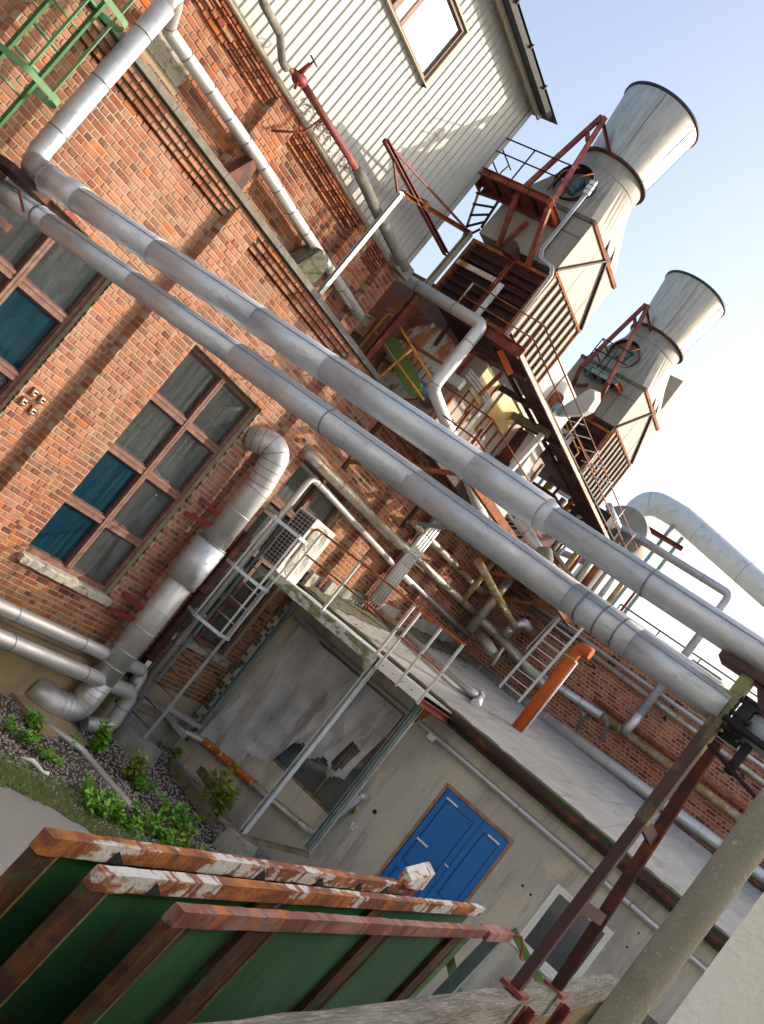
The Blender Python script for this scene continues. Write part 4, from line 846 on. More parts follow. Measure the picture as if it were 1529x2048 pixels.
# saddle bracket and dark box under it
p = atY(490, 330, .12); m_ = MB(); m_.prism([(p.x-.16, .05, 6.46), (p.x+.14, .05, 6.46), (p.x+.10, .05, 6.76), (p.x-.02, .05, 6.80)], (0, .14, 0)); tag(m_.build('pipe_saddle', 'rust_dark', None, (p.x, .1, 6.46)), 'rusty sheet saddle carrying the pipe on the stone ledge', 'bracket')
p = atY(625, 510, .12); m_ = MB(); m_.prism([(p.x-.22, .0, 6.46), (p.x+.30, .0, 6.46), (p.x+.22, .0, 6.78), (p.x-.05, .0, 6.84)], (0, .25, 0)); tag(m_.build('pipe_saddle', 'roof_moss', None, (p.x, .1, 6.46)), 'dark wrapped saddle at the far end of the ledge pipe', 'bracket')

d1 = jacket_pipe('overhead_pipe', [
    (sect(4.575, 4.565, .3, -1.02), .098, 0), (sect(4.565, 4.555, -1.0, -2.32), .096, 0), (sect(4.555, 4.54, -2.30, -3.70), .094, 0),
    (sect(4.54, 4.505, -3.68, -5.55), .101, 1.3), (sect(4.505, 4.475, -5.53, -6.86), .101, 0), (sect(4.475, 4.465, -6.85, -7.32), .098, .13), (sect(4.465, 4.455, -7.31, -7.92), .095, 0), (sect(4.455, 4.44, -8.06, -9.6), .092, 0)],
    'lower silver pipe crossing in front of the windows to the bridge post')
# thin cable duct riding on the far flank of the lower pipe
tag(MB().tube([(BX+.11, -3.7, 4.60), (BX+.12, -5.5, 4.585), (BX+.12, -7.8, 4.56)], .028, 10).build('cable_duct', 'jacket', None, (BX, -4, 4.6)), 'thin grey duct lying on the back of the lower overhead pipe', 'duct')
# hanger with rusty rod at the left end
t = thing('pipe_hanger', (5.7, -.45, 4.7), 'rusty hanger strap round the lower overhead pipe near the wall', 'hanger')
ring_on(sect(4.57, 4.57, 0, -2), .85, .104, .03, 'strap', 'seam', t)
p, q = atX(38, 382, 5.62), atX(47, 422, 5.62); MB().tube([p, q], .012, 8).build('bolt_rod', 'oxide', t)
m_ = MB(); m_.box((5.45, -.55, 4.72), (5.95, -.02, 4.79)); m_.build('bearer', 'rust_dark', t)
m_ = MB(); m_.box((5.3, -.45, 4.30), (5.9, -.02, 4.38)); m_.build('bearer', 'rust_dark', t)

# ------------------------------------------------------------------ fat vertical duct beside the window
DX, DY = 11.30, -.36
dt = thing('vertical_duct', (DX, DY, 0), 'fat silver duct standing against the brick with elbows top and bottom', 'duct')
top = fillet([(10.78, .05, 4.56), (10.86, -.42, 4.56), (10.98, -.52, 4.55), (DX, DY, 3.75)], [.08, .34], 10)
path = fillet([(10.98, .06, 4.50), (11.18, -.34, 4.62), (DX, DY, 4.05), (DX, DY, 3.04)], [.42, .2], 9)
MB().tube(path, .19, 30).build('top_elbow', 'jacket_warm', dt)
for k in range(9): ring_on(path, .10+k*.115, .1945, .010, 'elbow_seam', 'seam', dt)
MB().tube([(DX, DY, 3.06), (DX, DY, .72)], .188, 30).build('jacket', 'jacket_warm', dt)
MB().tube([(DX-.01, DY, 3.06), (DX-.01, DY, 2.40)], .228, 30).build('sleeve', 'jacket', dt)
m_ = MB(); m_.lathe([(.228, 3.05), (.233, 3.065), (.228, 3.08), (.19, 3.075)], (DX-.01, DY, 0), 30); m_.build('sleeve_lip', 'seam', dt)
for z in (3.6, 1.95, 1.62, 1.25, 1.0): ring_on([(DX, DY, 4), (DX, DY, .3)], 4-z, .193, .014, 'joint_band', 'galv', dt)
bp = fillet([(DX, DY, .76), (DX, DY, .22), (10.86, -.26, .20), (10.62, -.06, .26)], [.36, .12], 10)
MB().tube(bp, .19, 30).build('bottom_elbow', 'jacket_warm', dt)
for k in range(8): ring_on(bp, .10+k*.10, .1945, .012, 'elbow_seam', 'galv', dt)
for zc in (3.32, 1.72):
    m_ = MB(); m_.bar((DX-.36, -.01, zc+.12), (DX-.12, DY+.06, zc+.10), .05, .05); m_.build('wall_bracket', 'red_dark', dt)
    m_ = MB(); m_.bar((DX-.42, -.01, zc-.16), (DX-.12, DY+.05, zc-.06), .05, .06); m_.build('wall_bracket', 'red_dark', dt)
m_ = MB(); m_.prism([(10.3, -.9, -.02), (11.15, -.95, -.02), (11.2, -.05, -.02), (10.3, -.05, -.02)], (0, 0, .13)); tag(m_.build('duct_base', 'plinth', None, (10.8, -.5, 0)), 'low ochre concrete step under the bottom elbow of the fat duct', 'step')

# low pipes along the plinth
pipe_thing('plinth_pipe', [(3.5, -.26, 1.06), (12.05, -.26, 1.06), (12.05, -.30, .74), (11.9, -.32, .60)], .095, 'jacket_warm', 'upper of the two silver pipes low on the brick wall', rad=[.14, .05], bands=1.25)
pipe_thing('plinth_pipe', [(3.5, -.42, .80), (11.95, -.42, .76), (11.98, -.46, .22), (11.55, -.40, .12)], .105, 'jacket_warm', 'lower of the two silver pipes low on the brick wall', rad=[.16, .14], bands=1.3)
p = atY(100, 1255, -.02); m_ = MB(); m_.box((p.x-.07, -.03, p.z-.05), (p.x+.07, 0, p.z+.06)); tag(m_.build('terminal_box', 'jacket_yellow', None, (p.x, 0, p.z)), 'small yellowish box on the brick just above the low pipes', 'box')
pipe_thing('ground_hose', [atZ(80, 1440, .10), atZ(165, 1500, .09), atZ(180, 1520, .07), atZ(250, 1600, .06), atZ(305, 1660, .03)], .045, 'jacket_warm', 'grey drain hose lying across the gravel', cat='hose', rad=.25, bands=0)
# dark downpipe and white riser right of the duct
pipe_thing('downpipe', [(12.22, -.07, .45), (12.20, -.07, 3.45)], .075, 'rust_dark', 'dark rusty downpipe on the brick beside the caged ladder', rad=0, bands=1.3, bmat='rust_dark', br=.02, bw=.05)
pr = pipe_thing('riser_pipe', [(12.42, -.14, .55), (12.42, -.14, 4.66), (12.9, -.16, 4.655), (16.85, -.16, 4.52)], .05, 'jacket_warm', 'thin silver riser that turns along the brick above the air conditioner', rad=[.13, 0], bands=1.7, n=14)
p = atY(290, 1335, -.2); m_ = MB(); m_.box((p.x-.05, -.205, p.z-.11), (p.x+.05, -.195, p.z+.11)); m_.box((p.x-.012, -.2065, p.z-.05), (p.x+.012, -.2055, p.z+.04)); tag(m_.build('marker_plate', 'white', None, (p.x, -.2, p.z)), 'small white marker plate on the thin riser pipe', 'sign')

# pipes slanting along the brick right of the window
def run(px0, py0, px1, py1, y, ext=0): a, b = atY(px0, py0, y), atY(px1, py1, y); return a, b+(b-a).normalized()*ext
a, b = run(622, 912, 800, 1090, -.2); pipe_thing('wall_pipe', [(a.x, .03, a.z), a, a.lerp(b, .45), b], .082, 'jacket_old', 'thick stained silver pipe crossing above the air conditioner window', rad=[.10, 0], bands=.75)
a, b = run(862, 1080, 972, 1192, -.18); pipe_thing('wall_pipe', [a+(a-b)*.25, a, b], .062, 'jacket_old', 'stained pipe on the brick right of the cable duct, uppermost there', rad=0, bands=.9)
a, b = run(838, 1121, 992, 1266, -.2); va = b; pipe_thing('wall_pipe', [a+(a-b)*.25, a, a.lerp(b, .6), b], .070, 'jacket_old', 'stained pipe running from the cable duct to the foil-wrapped valve', rad=0, bands=.8)
a, b = run(811, 1152, 944, 1278, -.16); pipe_thing('wall_pipe', [a+(a-b)*.2, a, b], .044, 'jacket_warm', 'thin grey pipe on the brick, lowest above the roof', rad=0, bands=1.3, n=12)
# bundle of four risers strapped together
bt = thing('riser_bundle', atY(748, 1206, -.22), 'bundle of four bright silver risers strapped flat on the brick', 'pipes')
p0, p1 = atY(748, 1206, -.22), atY(868, 1052, -.22)
for k in range(4):
    xo = -.165+k*.11; MB().tube([(p0.x+xo, -.22, p0.z), (p0.x+xo, -.22, 6.1)], .056, 14).build('riser', 'jacket_warm', bt)
    MB().tube([(p0.x+xo, -.22, p0.z+.02), (p0.x+xo, -.22, roofz(p0.x)-.02)], .022, 8).build('tail_pipe', 'rust', bt)
for z in (p0.z+.03, p0.z+.85, p0.z+1.5): m_ = MB(); m_.box((p0.x-.23, -.285, z), (p0.x+.23, -.278, z+.012)); m_.build('strap', 'seam', bt)
m_ = MB(); m_.tube(fillet([(p0.x-.30, -.2, 5.3), (p0.x-.30, -.2, p0.z+.05), (p0.x-.20, -.28, p0.z-.12), (p0.x+.3, -.3, p0.z-.15)], .08), .012, 8); m_.build('cable', 'oxide', bt)
# silver pipe lying on the felt roof
a, b = atRoof(700, 1178, .12), atRoof(950, 1392, .10)
pipe_thing('roof_pipe', [atRoof(752, 1215, .10), atRoof(948, 1390, .10), atRoof(968, 1388, .05), atRoof(955, 1412, .0)], .058, 'jacket_warm', 'silver pipe lying on the felt roof with a crumpled end', rad=[.08, .04], bands=1.2)
m_ = MB(); m_.tube([atRoof(940, 1380, .10), atRoof(955, 1388, .10), atRoof(960, 1398, .08), atRoof(950, 1410, .03)], [.07, .085, .08, .085], 14); tag(m_.build('foil_wrap', 'foil', None, atRoof(950, 1400)), 'crumpled foil wrapping at the end of the roof pipe', 'wrapping')
# orange vent pipe on the roof
b0 = atRoof(1034, 1458); z1 = atX(1140, 1308, b0.x).z
vt = thing('vent_pipe', b0, 'bright orange rusted vent pipe with curved top on the felt roof', 'vent pipe')
e1 = atX(1160, 1292, b0.x); e2 = atX(1192, 1294, b0.x)
MB().tube(fillet([b0-V((0, 0, .02)), (b0.x, b0.y, e1.z+.0), (b0.x, e2.y-.02, e1.z-.0)], [.22], 9), .10, 20).build('pipe', 'rust_orange', vt)
zz = atX(1143, 1318, b0.x).z; m_ = MB(); m_.box((b0.x-.112, b0.y-.115, zz-.02), (b0.x+.112, b0.y+.115, zz+.02)); m_.build('clamp', 'jacket_yellow', vt)
MB().tube([(b0.x, b0.y-.125, roofz(b0.x)), (b0.x, b0.y-.125, zz)], .018, 8).build('side_rod', 'white', vt)

# ------------------------------------------------------------------ pipes on the shaded wing
def yrun(px0, py0, px1, py1, x, y0, y1):
    a, b = atX(px0, py0, x), atX(px1, py1, x); k = (b.z-a.z)/(b.y-a.y)
    return [(x, y0, a.z+(y0-a.y)*k), (x, y1, a.z+(y1-a.y)*k)]
pipe_thing('wing_pipe', yrun(1180, 1306, 1380, 1455, 20.36, -.1, -9), .055, 'jacket_old', 'lower of the paired pipes at the top of the shaded wing', rad=0, bands=.9)
pipe_thing('wing_pipe', yrun(1196, 1300, 1390, 1437, 20.34, -.1, -9), .036, 'jacket', 'upper thin pipe at the top of the shaded wing', rad=0, bands=1.5, n=12)
for k in range(5): m_ = MB(); y = -1-k*1.7; m_.box((20.30, y, 5.55), (W2X, y+.04, 5.60)); tag(m_.build('pipe_bracket', 'oxide_dark', None, (20.4, y, 5.55)), ('nearest-the-corner', 'second', 'third', 'fourth', 'rightmost')[k]+' small dark bracket under the paired wing pipes', 'bracket', 'small brackets on the wing')
P = yrun(1125, 1380, 1205, 1432, 20.25, -1.2, -3.45); pipe_thing('wing_pipe', P, .085, 'jacket_warm', 'bright silver pipe on the wing behind the orange vent', rad=0, bands=.4)
P2 = yrun(1205, 1432, 1350, 1540, 20.25, -3.45, -9); pipe_thing('wing_pipe', [P[1], (20.25, -9, P2[1][2]+.0)], .082, 'jacket_yellow', 'yellowed stretch of pipe along the shaded wing', rad=0, bands=.5)
pipe_thing('wing_pipe', yrun(1203, 1410, 1355, 1520, 20.33, -3.1, -9), .048, 'rust', 'thin red-brown pipe on the wing above the yellowed one', rad=0, bands=0)
a = atX(1203, 1410, 20.33); MB().tube([(20.33, a.y+.12, a.z+.02), (20.33, a.y, a.z)], .06, 12)
P = yrun(1085, 1432, 1240, 1545, 20.1, -.3, -9); pipe_thing('wing_pipe', P, .125, 'jacket_warm', 'fat silver pipe at the foot of the shaded wing', rad=0, bands=.42, bmat='galv')
P = [(p_[0]-.12, p_[1], p_[2]-.17) for p_ in P]; pipe_thing('wing_pipe', P, .03, 'rust_dark', 'thin dark pipe below the fat wing pipe', rad=0, bands=0, n=10)
for (px, py, lb) in ((1165, 1440, 'left'), (1213, 1460, 'right')):
    p = atX(px, py, 20.3); m_ = MB(); m_.bar((20.12, p.y, p.z+.10), (W2X, p.y, p.z+.10), .05, .05); m_.bar((20.16, p.y, p.z+.08), (W2X, p.y, p.z-.22), .05, .04); tag(m_.build('pipe_bracket', 'galv_green', None, p), f'green steel bracket on the shaded wing, {lb} of two', 'bracket', 'green brackets on the wing')
# valve group in the corner
vg = thing('valve_group', atY(1000, 1275, -.3), 'foil-wrapped valve and pipe elbows in the corner of the yard', 'valve')
c = V((va.x, -.2, va.z)); cw = V((20.1, -.9, va.z-.05))
MB().tube(fillet([c+V((-.1, 0, .01)), (19.7, -.25, va.z-.05), (20.1, -.7, va.z-.08), (20.1, -2.3, va.z-.35)], .25), .10, 16).build('pipe', 'jacket_old', vg)
MB().tube([(c.x-.05, -.2, c.z), (c.x+.3, -.2, c.z-.02), (c.x+.5, -.21, c.z-.04)], [.11, .13, .11], 14).build('wrapped_valve', 'foil', vg)
a = atX(1020, 1262, 19.9); MB().tube(fillet([a+V((0, .05, -.15)), a+V((0, 0, .12)), a+V((0, -.1, .30)), a+V((.5, -.32, .26))], .12), [.13]*3+[.14]*30 if False else .12, 16).build('foil_elbow', 'foil', vg)
a = atX(975, 1290, 19.3); MB().tube([a+V((0, .25, .05)), a, a+V((0, -.25, -.05))], [.10, .12, .09], 14).build('valve_body', 'jacket_old', vg)
MB().tube([a+V((0, -.3, .15)), a+V((0, -.35, -.25))], .03, 8).build('valve_stem', 'galv', vg)
a, b = atX(960, 1175, 19.6), atX(1000, 1130, 19.6)
pipe_thing('corner_pipe', [(19.6, -.45, 4.6), (19.6, -.45, 6.2)], .10, 'jacket_old', 'vertical silver pipe in the dark corner under the brackets', rad=0, bands=.6)
pipe_thing('corner_pipe', [(18.9, -.25, 4.9), (18.9, -.25, 6.2)], .07, 'jacket_yellow', 'yellowed vertical pipe beside the brackets', rad=0, bands=.4)
pipe_thing('corner_pipe', [(16.8, -1.0, 5.55), (20.0, -1.1, 5.2)], .075, 'jacket_yellow', 'short yellowed pipe stub hanging under the brackets', rad=0, bands=.5)
# white ladder to the wing roof
lx = 20.0; pA, pB = atX(1000, 1388, lx), atX(1035, 1412, lx); zt = atX(1148, 1214, lx).z
wl = thing('white_ladder', pA, 'white steel ladder leaning on the shaded brick wing', 'ladder')
for y, nm in ((pA.y, 'stile'), (pB.y-.06, 'stile')):
    m_ = MB(); m_.bar((lx-.25, y, roofz(lx)-.02), (lx+.12, y, zt), .05, .035, (1, 0, 0)); m_.build(nm, 'white', wl)
m_ = MB(); m_.bar((lx-.33, pA.y+.02, roofz(lx)+.9), (lx+.05, pA.y+.02, zt+.1), .02, .035, (1, 0, 0)); m_.build('hand_rail', 'galv', wl)
for k in range(11):
    s_ = (k+.6)/11.4; z = roofz(lx)+(zt-roofz(lx))*s_; x = lx-.25+.37*s_; m_ = MB(); m_.bar((x, pA.y, z), (x, pB.y-.06, z), .06, .022); m_.build('rung', 'white', wl)
# grey pipe crossing high and dropping in front of the wing
gx = 20.15; a = atX(1133, 990, gx); b = atX(1462, 1190, gx); c2 = atX(1280, 1450, gx)
pipe_thing('drop_pipe', [(gx, a.y+.2, a.z+.02), (gx, b.y, b.z), (gx, b.y, c2.z)], .085, 'jacket', 'grey pipe crossing high up then dropping in front of the wing', rad=.14, bands=1.4)
m_ = MB(); e = V((gx, b.y, c2.z)); m_.tube([e+V((0, 0, .15)), e, e+V((0, .02, -.12)), e+V((.06, .05, -.22)), e+V((.1, .05, -.30))], [.095, .11, .12, .12, .09], 14); tag(m_.build('foil_elbow', 'foil', None, e), 'crumpled foil elbow at the foot of the dropping pipe', 'elbow')
# far pale pipe with a swan neck against the sky
fx = 26.0; a = atX(1195, 1170, fx); b = atX(1330, 1010, fx); e = atX(1529, 1168, fx)
ff = atX(1330, 1042, fx)
MBp = [(fx, ff.y+.75, 3.0), (fx, ff.y+.75, ff.z+.30), (fx, ff.y-.35, ff.z+.30), (fx, e.y-2.5, e.z-.55)]
pipe_thing('far_pipe', MBp, .33, 'pale_steel', 'large pale pipe with a swan neck against the sky', rad=[.62, .62], bands=1.6, n=28)
for (dx, dy) in ((-.1, -1.05), (.5, -1.25)):
    m_ = MB(); m_.bar((fx+dx, ff.y+dy+.75, 4), (fx+dx, ff.y+dy+.75, ff.z+.0), .10, .10); tag(m_.build('support_post', 'galv_green', None, (fx, ff.y, 4)), 'thin green post '+('nearest' if dx < 0 else 'behind, right of the nearest post,')+' beside the swan-neck pipe', 'post')
p, q = atX(1250, 1030, fx-.4), atX(1365, 1098, fx-.4); m_ = MB(); m_.chan(p, q, .10, .12); tag(m_.build('pipe_bearer', 'oxide', None, p), 'dark red beam crossing behind the swan-neck pipe', 'beam')
# guard rail and hood on the wing roof
rx = 22.5; a, b = atX(1245, 1205, rx), atX(1475, 1372, rx)
gr = thing('roof_rail', (rx, (a.y+b.y)/2, 6.15), 'thin teal guard rail along the wing roof against the sky', 'railing')
zt = (a.z+b.z)/2
MB().tube([(rx, a.y, zt), (rx, b.y-2, zt)], .02, 8).build('top_rail', 'teal_rail', gr); MB().tube([(rx, a.y, zt-.4), (rx, b.y-2, zt-.4)], .012, 8).build('mid_rail', 'teal_rail', gr)
y = a.y
while y > b.y-2: MB().tube([(rx, y, 6.14), (rx, y, zt)], .018, 8).build('stanchion', 'teal_rail', gr); y -= 1.05
hx = 21.6; p = atX(1415, 1345, hx); m_ = MB()
vs = [(hx-.45, p.y+.62, 6.1), (hx+.5, p.y+.62, 6.1), (hx+.5, p.y-.42, 6.1), (hx-.45, p.y-.42, 6.1), (hx-.35, p.y+.30, 6.95), (hx+.4, p.y+.30, 6.95), (hx+.4, p.y-.38, 6.95), (hx-.35, p.y-.38, 6.95)]
m_.add(vs, [(3, 2, 1, 0), (4, 5, 6, 7), (0, 1, 5, 4), (1, 2, 6, 5), (2, 3, 7, 6), (3, 0, 4, 7)]); tag(m_.build('roof_hood', 'hood', None, (hx, p.y, 6.1)), 'dark grey sheet-metal hood on the wing roof', 'hood')
# ------------------------------------------------------------------ green caged ladder at the top left
def P_(px, py, y): return atY(px, py, y)
gl = thing('green_ladder', atY(60, 170, -.5), 'green painted caged ladder hanging at the top left of the brick', 'ladder')
def strip_(name, pa, pb, w_, h_, mat, upv=(0, 1, 0), ext=(.0, .8)):
    a, b = pa, pb; d = (b-a).normalized(); m_ = MB(); m_.bar(a-d*ext[0], b+d*ext[1], w_, h_, upv); return m_.build(name, mat, gl)
s1, s2 = atY(0, 98, -.30), atY(0, 222, -.30)
xs1, xs2 = s1.x, s2.x
# stiles stand in front of the wall; the cage bows towards the yard
def vert(px, py, y, z0, z1, w_, h_, mat, nm, upv=(1, 0, 0)):
    p = atY(px, py, y); m_ = MB(); m_.bar((p.x, y, z0), (p.x, y, z1), w_, h_, upv); return m_.build(nm, mat, gl), p
st1, q1 = vert(50, 55, -.28, 4.6, 8.6, .065, .03, 'ladder_green', 'stile')
st2, q2 = vert(160, 62, -.28, 4.6, 8.6, .065, .03, 'ladder_green', 'stile')
for k in range(14):
    z = 4.75+k*.26; MB().tube([(q1.x, -.28, z), (q2.x, -.28, z)], .013, 8).build('rung', 'ladder_pale', gl)
vert(95, 90, -.62, 5.42, 8.6, .045, .012, 'ladder_pale', 'cage_strap'); vert(200, 75, -.52, 5.35, 8.6, .045, .012, 'ladder_pale', 'cage_strap')
for (pz, nm) in ((5.40, 'cage_hoop'), (6.30, 'cage_hoop'), (7.3, 'cage_hoop')):
    xa, xb = q1.x-.02, q2.x+.02; mx = (xa+xb)/2
    P = fillet([(xa, -.26, pz), (xa-.16, -.42, pz), (xa+.0, -.70, pz), (xb+.02, -.70, pz), (xb+.16, -.42, pz), (xb, -.26, pz)], .14, 5); m_ = MB()
    for i in range(len(P)-1): m_.bar(P[i], P[i+1]+(P[i+1]-P[i])*.07, .010, .055)
    m_.build(nm, 'ladder_pale', gl)

# ------------------------------------------------------------------ rising main with valve under the cladding
fm = thing('fire_main', atY(600, 150, .06), 'rust red pipe with hand-wheel valve under the cream cladding', 'pipe')
zf = 7.79
MB().tube([(7.75, .06, zf), (9.32, .06, zf+.04)], .045, 14).build('pipe', 'oxide', fm)
pp = fillet([(6.2, .05, 8.05), (6.75, .05, 7.86), (7.15, .05, 7.85), (7.42, .05, 7.70), (7.52, .06, 7.72)], .12)
MB().tube(pp, [.045+random.uniform(-.004, .004) for _ in pp], 12).build('lagged_bend', 'stone', fm)
MB().tube([(7.5, .06, 7.73), (7.62, .06, 7.76)], .028, 10).build('coupling', 'oxide', fm)
MB().tube([(7.60, .06, 7.77), (7.68, .06, 7.77), (7.72, .06, 7.775), (7.78, .06, zf), (7.84, .06, zf)], [.03, .06, .075, .07, .048], 14).build('valve_body', 'red_dark', fm)
MB().tube([(7.68, .06, 7.77), (7.66, -.02, 7.95)], .03, 10).build('valve_bonnet', 'red_dark', fm)
MB().tube([(7.66, -.02, 7.95), (7.66, -.03, 8.0)], .012, 8).build('spindle', 'oxide_dark', fm)
c = V((7.66, -.03, 8.0)); rg = [c+V((.065*math.cos(k*math.pi/10), .065*math.sin(k*math.pi/10)*.9, .03*math.sin(k*math.pi/10))) for k in range(21)]
MB().tube(rg, .009, 8, cap=False).build('hand_wheel', 'oxide_dark', fm)
for k in range(3): a = k*2.1; MB().tube([c, c+V((.065*math.cos(a), .058*math.sin(a), .03*math.sin(a)))], .007, 6).build('wheel_spoke', 'oxide_dark', fm)
MB().tube([(7.74, .06, 7.76), (7.66, -.08, 7.62)], .018, 8).build('drain_spur', 'red_dark', fm)
MB().tube(fillet([(8.36, .06, 7.76), (8.32, .10, 7.50), (8.02, .18, 7.22)], .06), .016, 8).build('support_rod', 'oxide', fm)
pp = [(9.30, .06, zf+.04), (9.45, .06, 7.83), (10.0, .06, 7.78), (10.6, .06, 7.74), (11.28, .06, 7.70)]
MB().tube(pp, [.055, .075, .072, .075, .07], 14).build('lagged_pipe', 'stone', fm)
m_ = MB(); m_.prism([(11.1, .04, 7.58), (11.5, .04, 7.62), (11.46, .04, 7.80), (11.15, .04, 7.78)], (0, .2, 0)); m_.build('end_box', 'stone', fm)
# dead weeds and nests caught behind it
wd = MB(); random.seed(21)
for (x, n_) in ((8.15, 70), (8.45, 90), (8.62, 60), (9.15, 60), (9.25, 40)):
    for i in range(n_):
        c = V((x+random.gauss(0, .09), .10+random.uniform(-.06, .08), 7.74+random.gauss(0, .055))); d = V((random.gauss(0, 1), random.gauss(0, 1), random.gauss(0, 1))).normalized()*.06; e = d.orthogonal().normalized()*.008
        wd.add([c-d, c+e, c+d, c-e], [(0, 1, 2, 3)])
tag(wd.build('dead_weeds', 'dry'), 'dead weeds and nest stuff caught behind the rust red pipe', 'weeds', kind='stuff')

# ------------------------------------------------------------------ exhaust towers
def square_circle(cx, cy, hx, hy, z0, r, z1, n=48):
    lo, hi = [], []
    for k in range(n):
        a = 2*math.pi*(k+.5)/n; c, s_ = math.cos(a), math.sin(a); m = max(abs(c), abs(s_))
        lo.append((cx+hx*c/m, cy+hy*s_/m, z0)); hi.append((cx+r*c, cy+r*s_, z1))
    return lo, hi
def tower(dx, dy, label, stack_label, first):
    x0, x1, y0, y1 = 12.1+dx, 13.72+dx, -1.38+dy, .08+dy; cx, cy = (x0+x1)/2+.03, -.60+dy
    t = thing('exhaust_tower', ((x0+x1)/2, cy, 7.85), label, 'tower', 'exhaust towers on the roof')
    # louvred box
    m_ = MB(); m_.box((x0+.12, y0+.03, 7.85), (x1, y1, 8.88)); m_.build('louver_box', 'oxide_dark', t)
    fr = MB(); fr.box((x0, y0, 7.85), (x0+.12, y0+.05, 8.90)); fr.box((x0, y1-.05, 7.85), (x0+.12, y1, 8.90)); fr.box((x0, y0+.05, 8.85), (x0+.12, y1-.05, 8.90)); fr.box((x0, y0+.05, 7.85), (x0+.12, y1-.05, 7.90)); fo = fr.build('louver_frame', 'rust', t)
    for k in range(7):
        z = 7.94+k*.133; m_ = MB(); m_.bar((x0+.055, y0+.05, z), (x0+.055, y1-.05, z), .15, .012, (-.6, 0, 1)); m_.build('louver_blade', 'oxide_dark', fo)
    m_ = MB(); ym = (y0+y1)/2-.1; m_.chan((x0-.02, ym, 7.86), (x0-.02, ym, 8.95), .07, .05); m_.build('mid_post', 'oxide', t)
    m_ = MB(); m_.box((x0-.035, ym, 8.42), (x0-.01, y1-.05, 8.50)); m_.build('rail', 'white_rust', t)
    m_ = MB(); m_.box((x0-.04, ym-.14, 7.86), (x0-.015, ym-.05, 8.46)); m_.build('stay', 'pale_steel', t)
    # lit ribbed side
    m_ = MB(); m_.box((x0+.02, y0-.004, 7.95), (x1, y0+.026, 8.98)); sd = m_.build('side_panel', 'cream_dirty', t)
    for k in range(9): x = x0+.05+k*(x1-x0-.08)/8; m_ = MB(); m_.bar((x, y0-.02, 7.95), (x, y0-.02, 8.98), .03, .035, (0, 1, 0)); m_.build('panel_rib', 'oxide_dark' if k % 8 else 'rust', sd)
    m_ = MB(); m_.box((x0, y0-.03, 8.98), (x1+.02, y0+.03, 9.02)); m_.build('belt_angle', 'rust', t)
    # body
    m_ = MB(); m_.box((x0+.02, y0+.0, 9.02), (x1, y1, 9.90)); bo_ = m_.build('body', 'tower', t)
    m_ = MB(); m_.box((x0+.014, y0+.35, 9.02), (x0+.022, y0+.362, 9.9)); m_.build('panel_seam', 'seam', bo_)
    m_ = MB(); m_.box((x0+.012, y0, 9.60), (x0+.022, y1, 9.612)); m_.build('panel_seam', 'seam', bo_)
    for x in (x0+.62, x0+1.2): m_ = MB(); m_.box((x, y0-.006, 9.02), (x+.008, y0+.002, 9.9)); m_.build('panel_seam', 'seam', bo_)
    m_ = MB(); m_.box((x0-.01, y0-.02, 9.87), (x0+.03, y1, 9.93)); m_.build('top_angle', 'roof_moss', t)
    m_ = MB(); m_.box((x0+.03, y0-.03, 9.87), (x1+.02, y0+.02, 9.93)); m_.build('top_angle', 'rust', t)
    xm = x0+.92
    for (p, q) in (((x0, y0-.02, 9.02), (xm, y0-.02, 9.90)), ((xm, y0-.02, 9.90), (x1, y0-.02, 9.04))):
        m_ = MB(); m_.bar(p, q, .03, .045, (0, 1, 0)); m_.build('brace', 'oxide_dark', t)
    # hopper to the collar
    lo, hi = square_circle(cx-.02, (y0+y1)/2, (x1-x0)/2-.02, (y1-y0)/2, 9.92, .55, 10.86)
    hi = [(cx+(p[0]-cx+.02), cy+(p[1]-(y0+y1)/2), p[2]) for p in hi]
    m_ = MB(); n = len(lo); m_.add(lo+hi, [(k, (k+1) % n, n+(k+1) % n, n+k) for k in range(n)], False); m_.build('hopper', 'tower', t)
    m_ = MB(); m_.lathe([(.55, 10.86), (.56, 10.87), (.545, 10.88), (.545, 11.12)], (cx, cy, 0), 48); m_.build('collar', 'tower', t)
    m_ = MB(); m_.lathe([(.545, 11.11), (.60, 11.11), (.60, 11.15), (.52, 11.15)], (cx, cy, 0), 48); m_.build('flange', 'rust_dark', t)
    m_ = MB(); m_.lathe([(.525, 11.152), (.535, 11.3), (.66, 12.36)], (cx, cy, 0), 64); m_.lathe([(.645, 12.36), (.52, 11.3), (.51, 11.152)], (cx, cy, 0), 64); sk = m_.build('stack', 'stack', t); sk['label'] = stack_label
    m_ = MB(); m_.lathe([(.66, 12.33), (.682, 12.34), (.682, 12.375), (.645, 12.38)], (cx, cy, 0), 64); m_.build('stack_rim', 'stack_dark', sk)
    for a in (200, 262, 300):
        a = R(a); m_ = MB(); m_.bar((cx+.530*math.cos(a), cy+.530*math.sin(a), 11.16), (cx+.662*math.cos(a), cy+.662*math.sin(a), 12.34), .010, .008, (math.cos(a), math.sin(a), 0)); m_.build('stack_seam', 'seam', sk)
    # motor hatch in the hopper front
    c = atX(1152, 377, 12.28) if first else atX(1252, 716, 17.3)
    m_ = MB(); m_.lathe([(.30, -.18), (.30, .35), (.001, .35)], (c.x, c.y, c.z), 30, axis='x'); ht = m_.build('motor_hatch', 'dark', t)
    m_ = MB(); m_.tube([c+V((-.10, .0, -.10)), c+V((-.06, -.03, .12))], .10, 16); m_.tube([c+V((-.11, .01, -.16)), c+V((-.10, .0, -.10))], .115, 16); m_.build('motor', 'motor_blue', ht)
    for s_ in (-.12, .14): m_ = MB(); m_.tube(fillet([c+V((-.2, s_+.1, -.30)), c+V((-.33, s_, 0)), c+V((-.2, s_-.1, .22))], .12), .012, 8); m_.build('guard_bow', 'rust', ht)
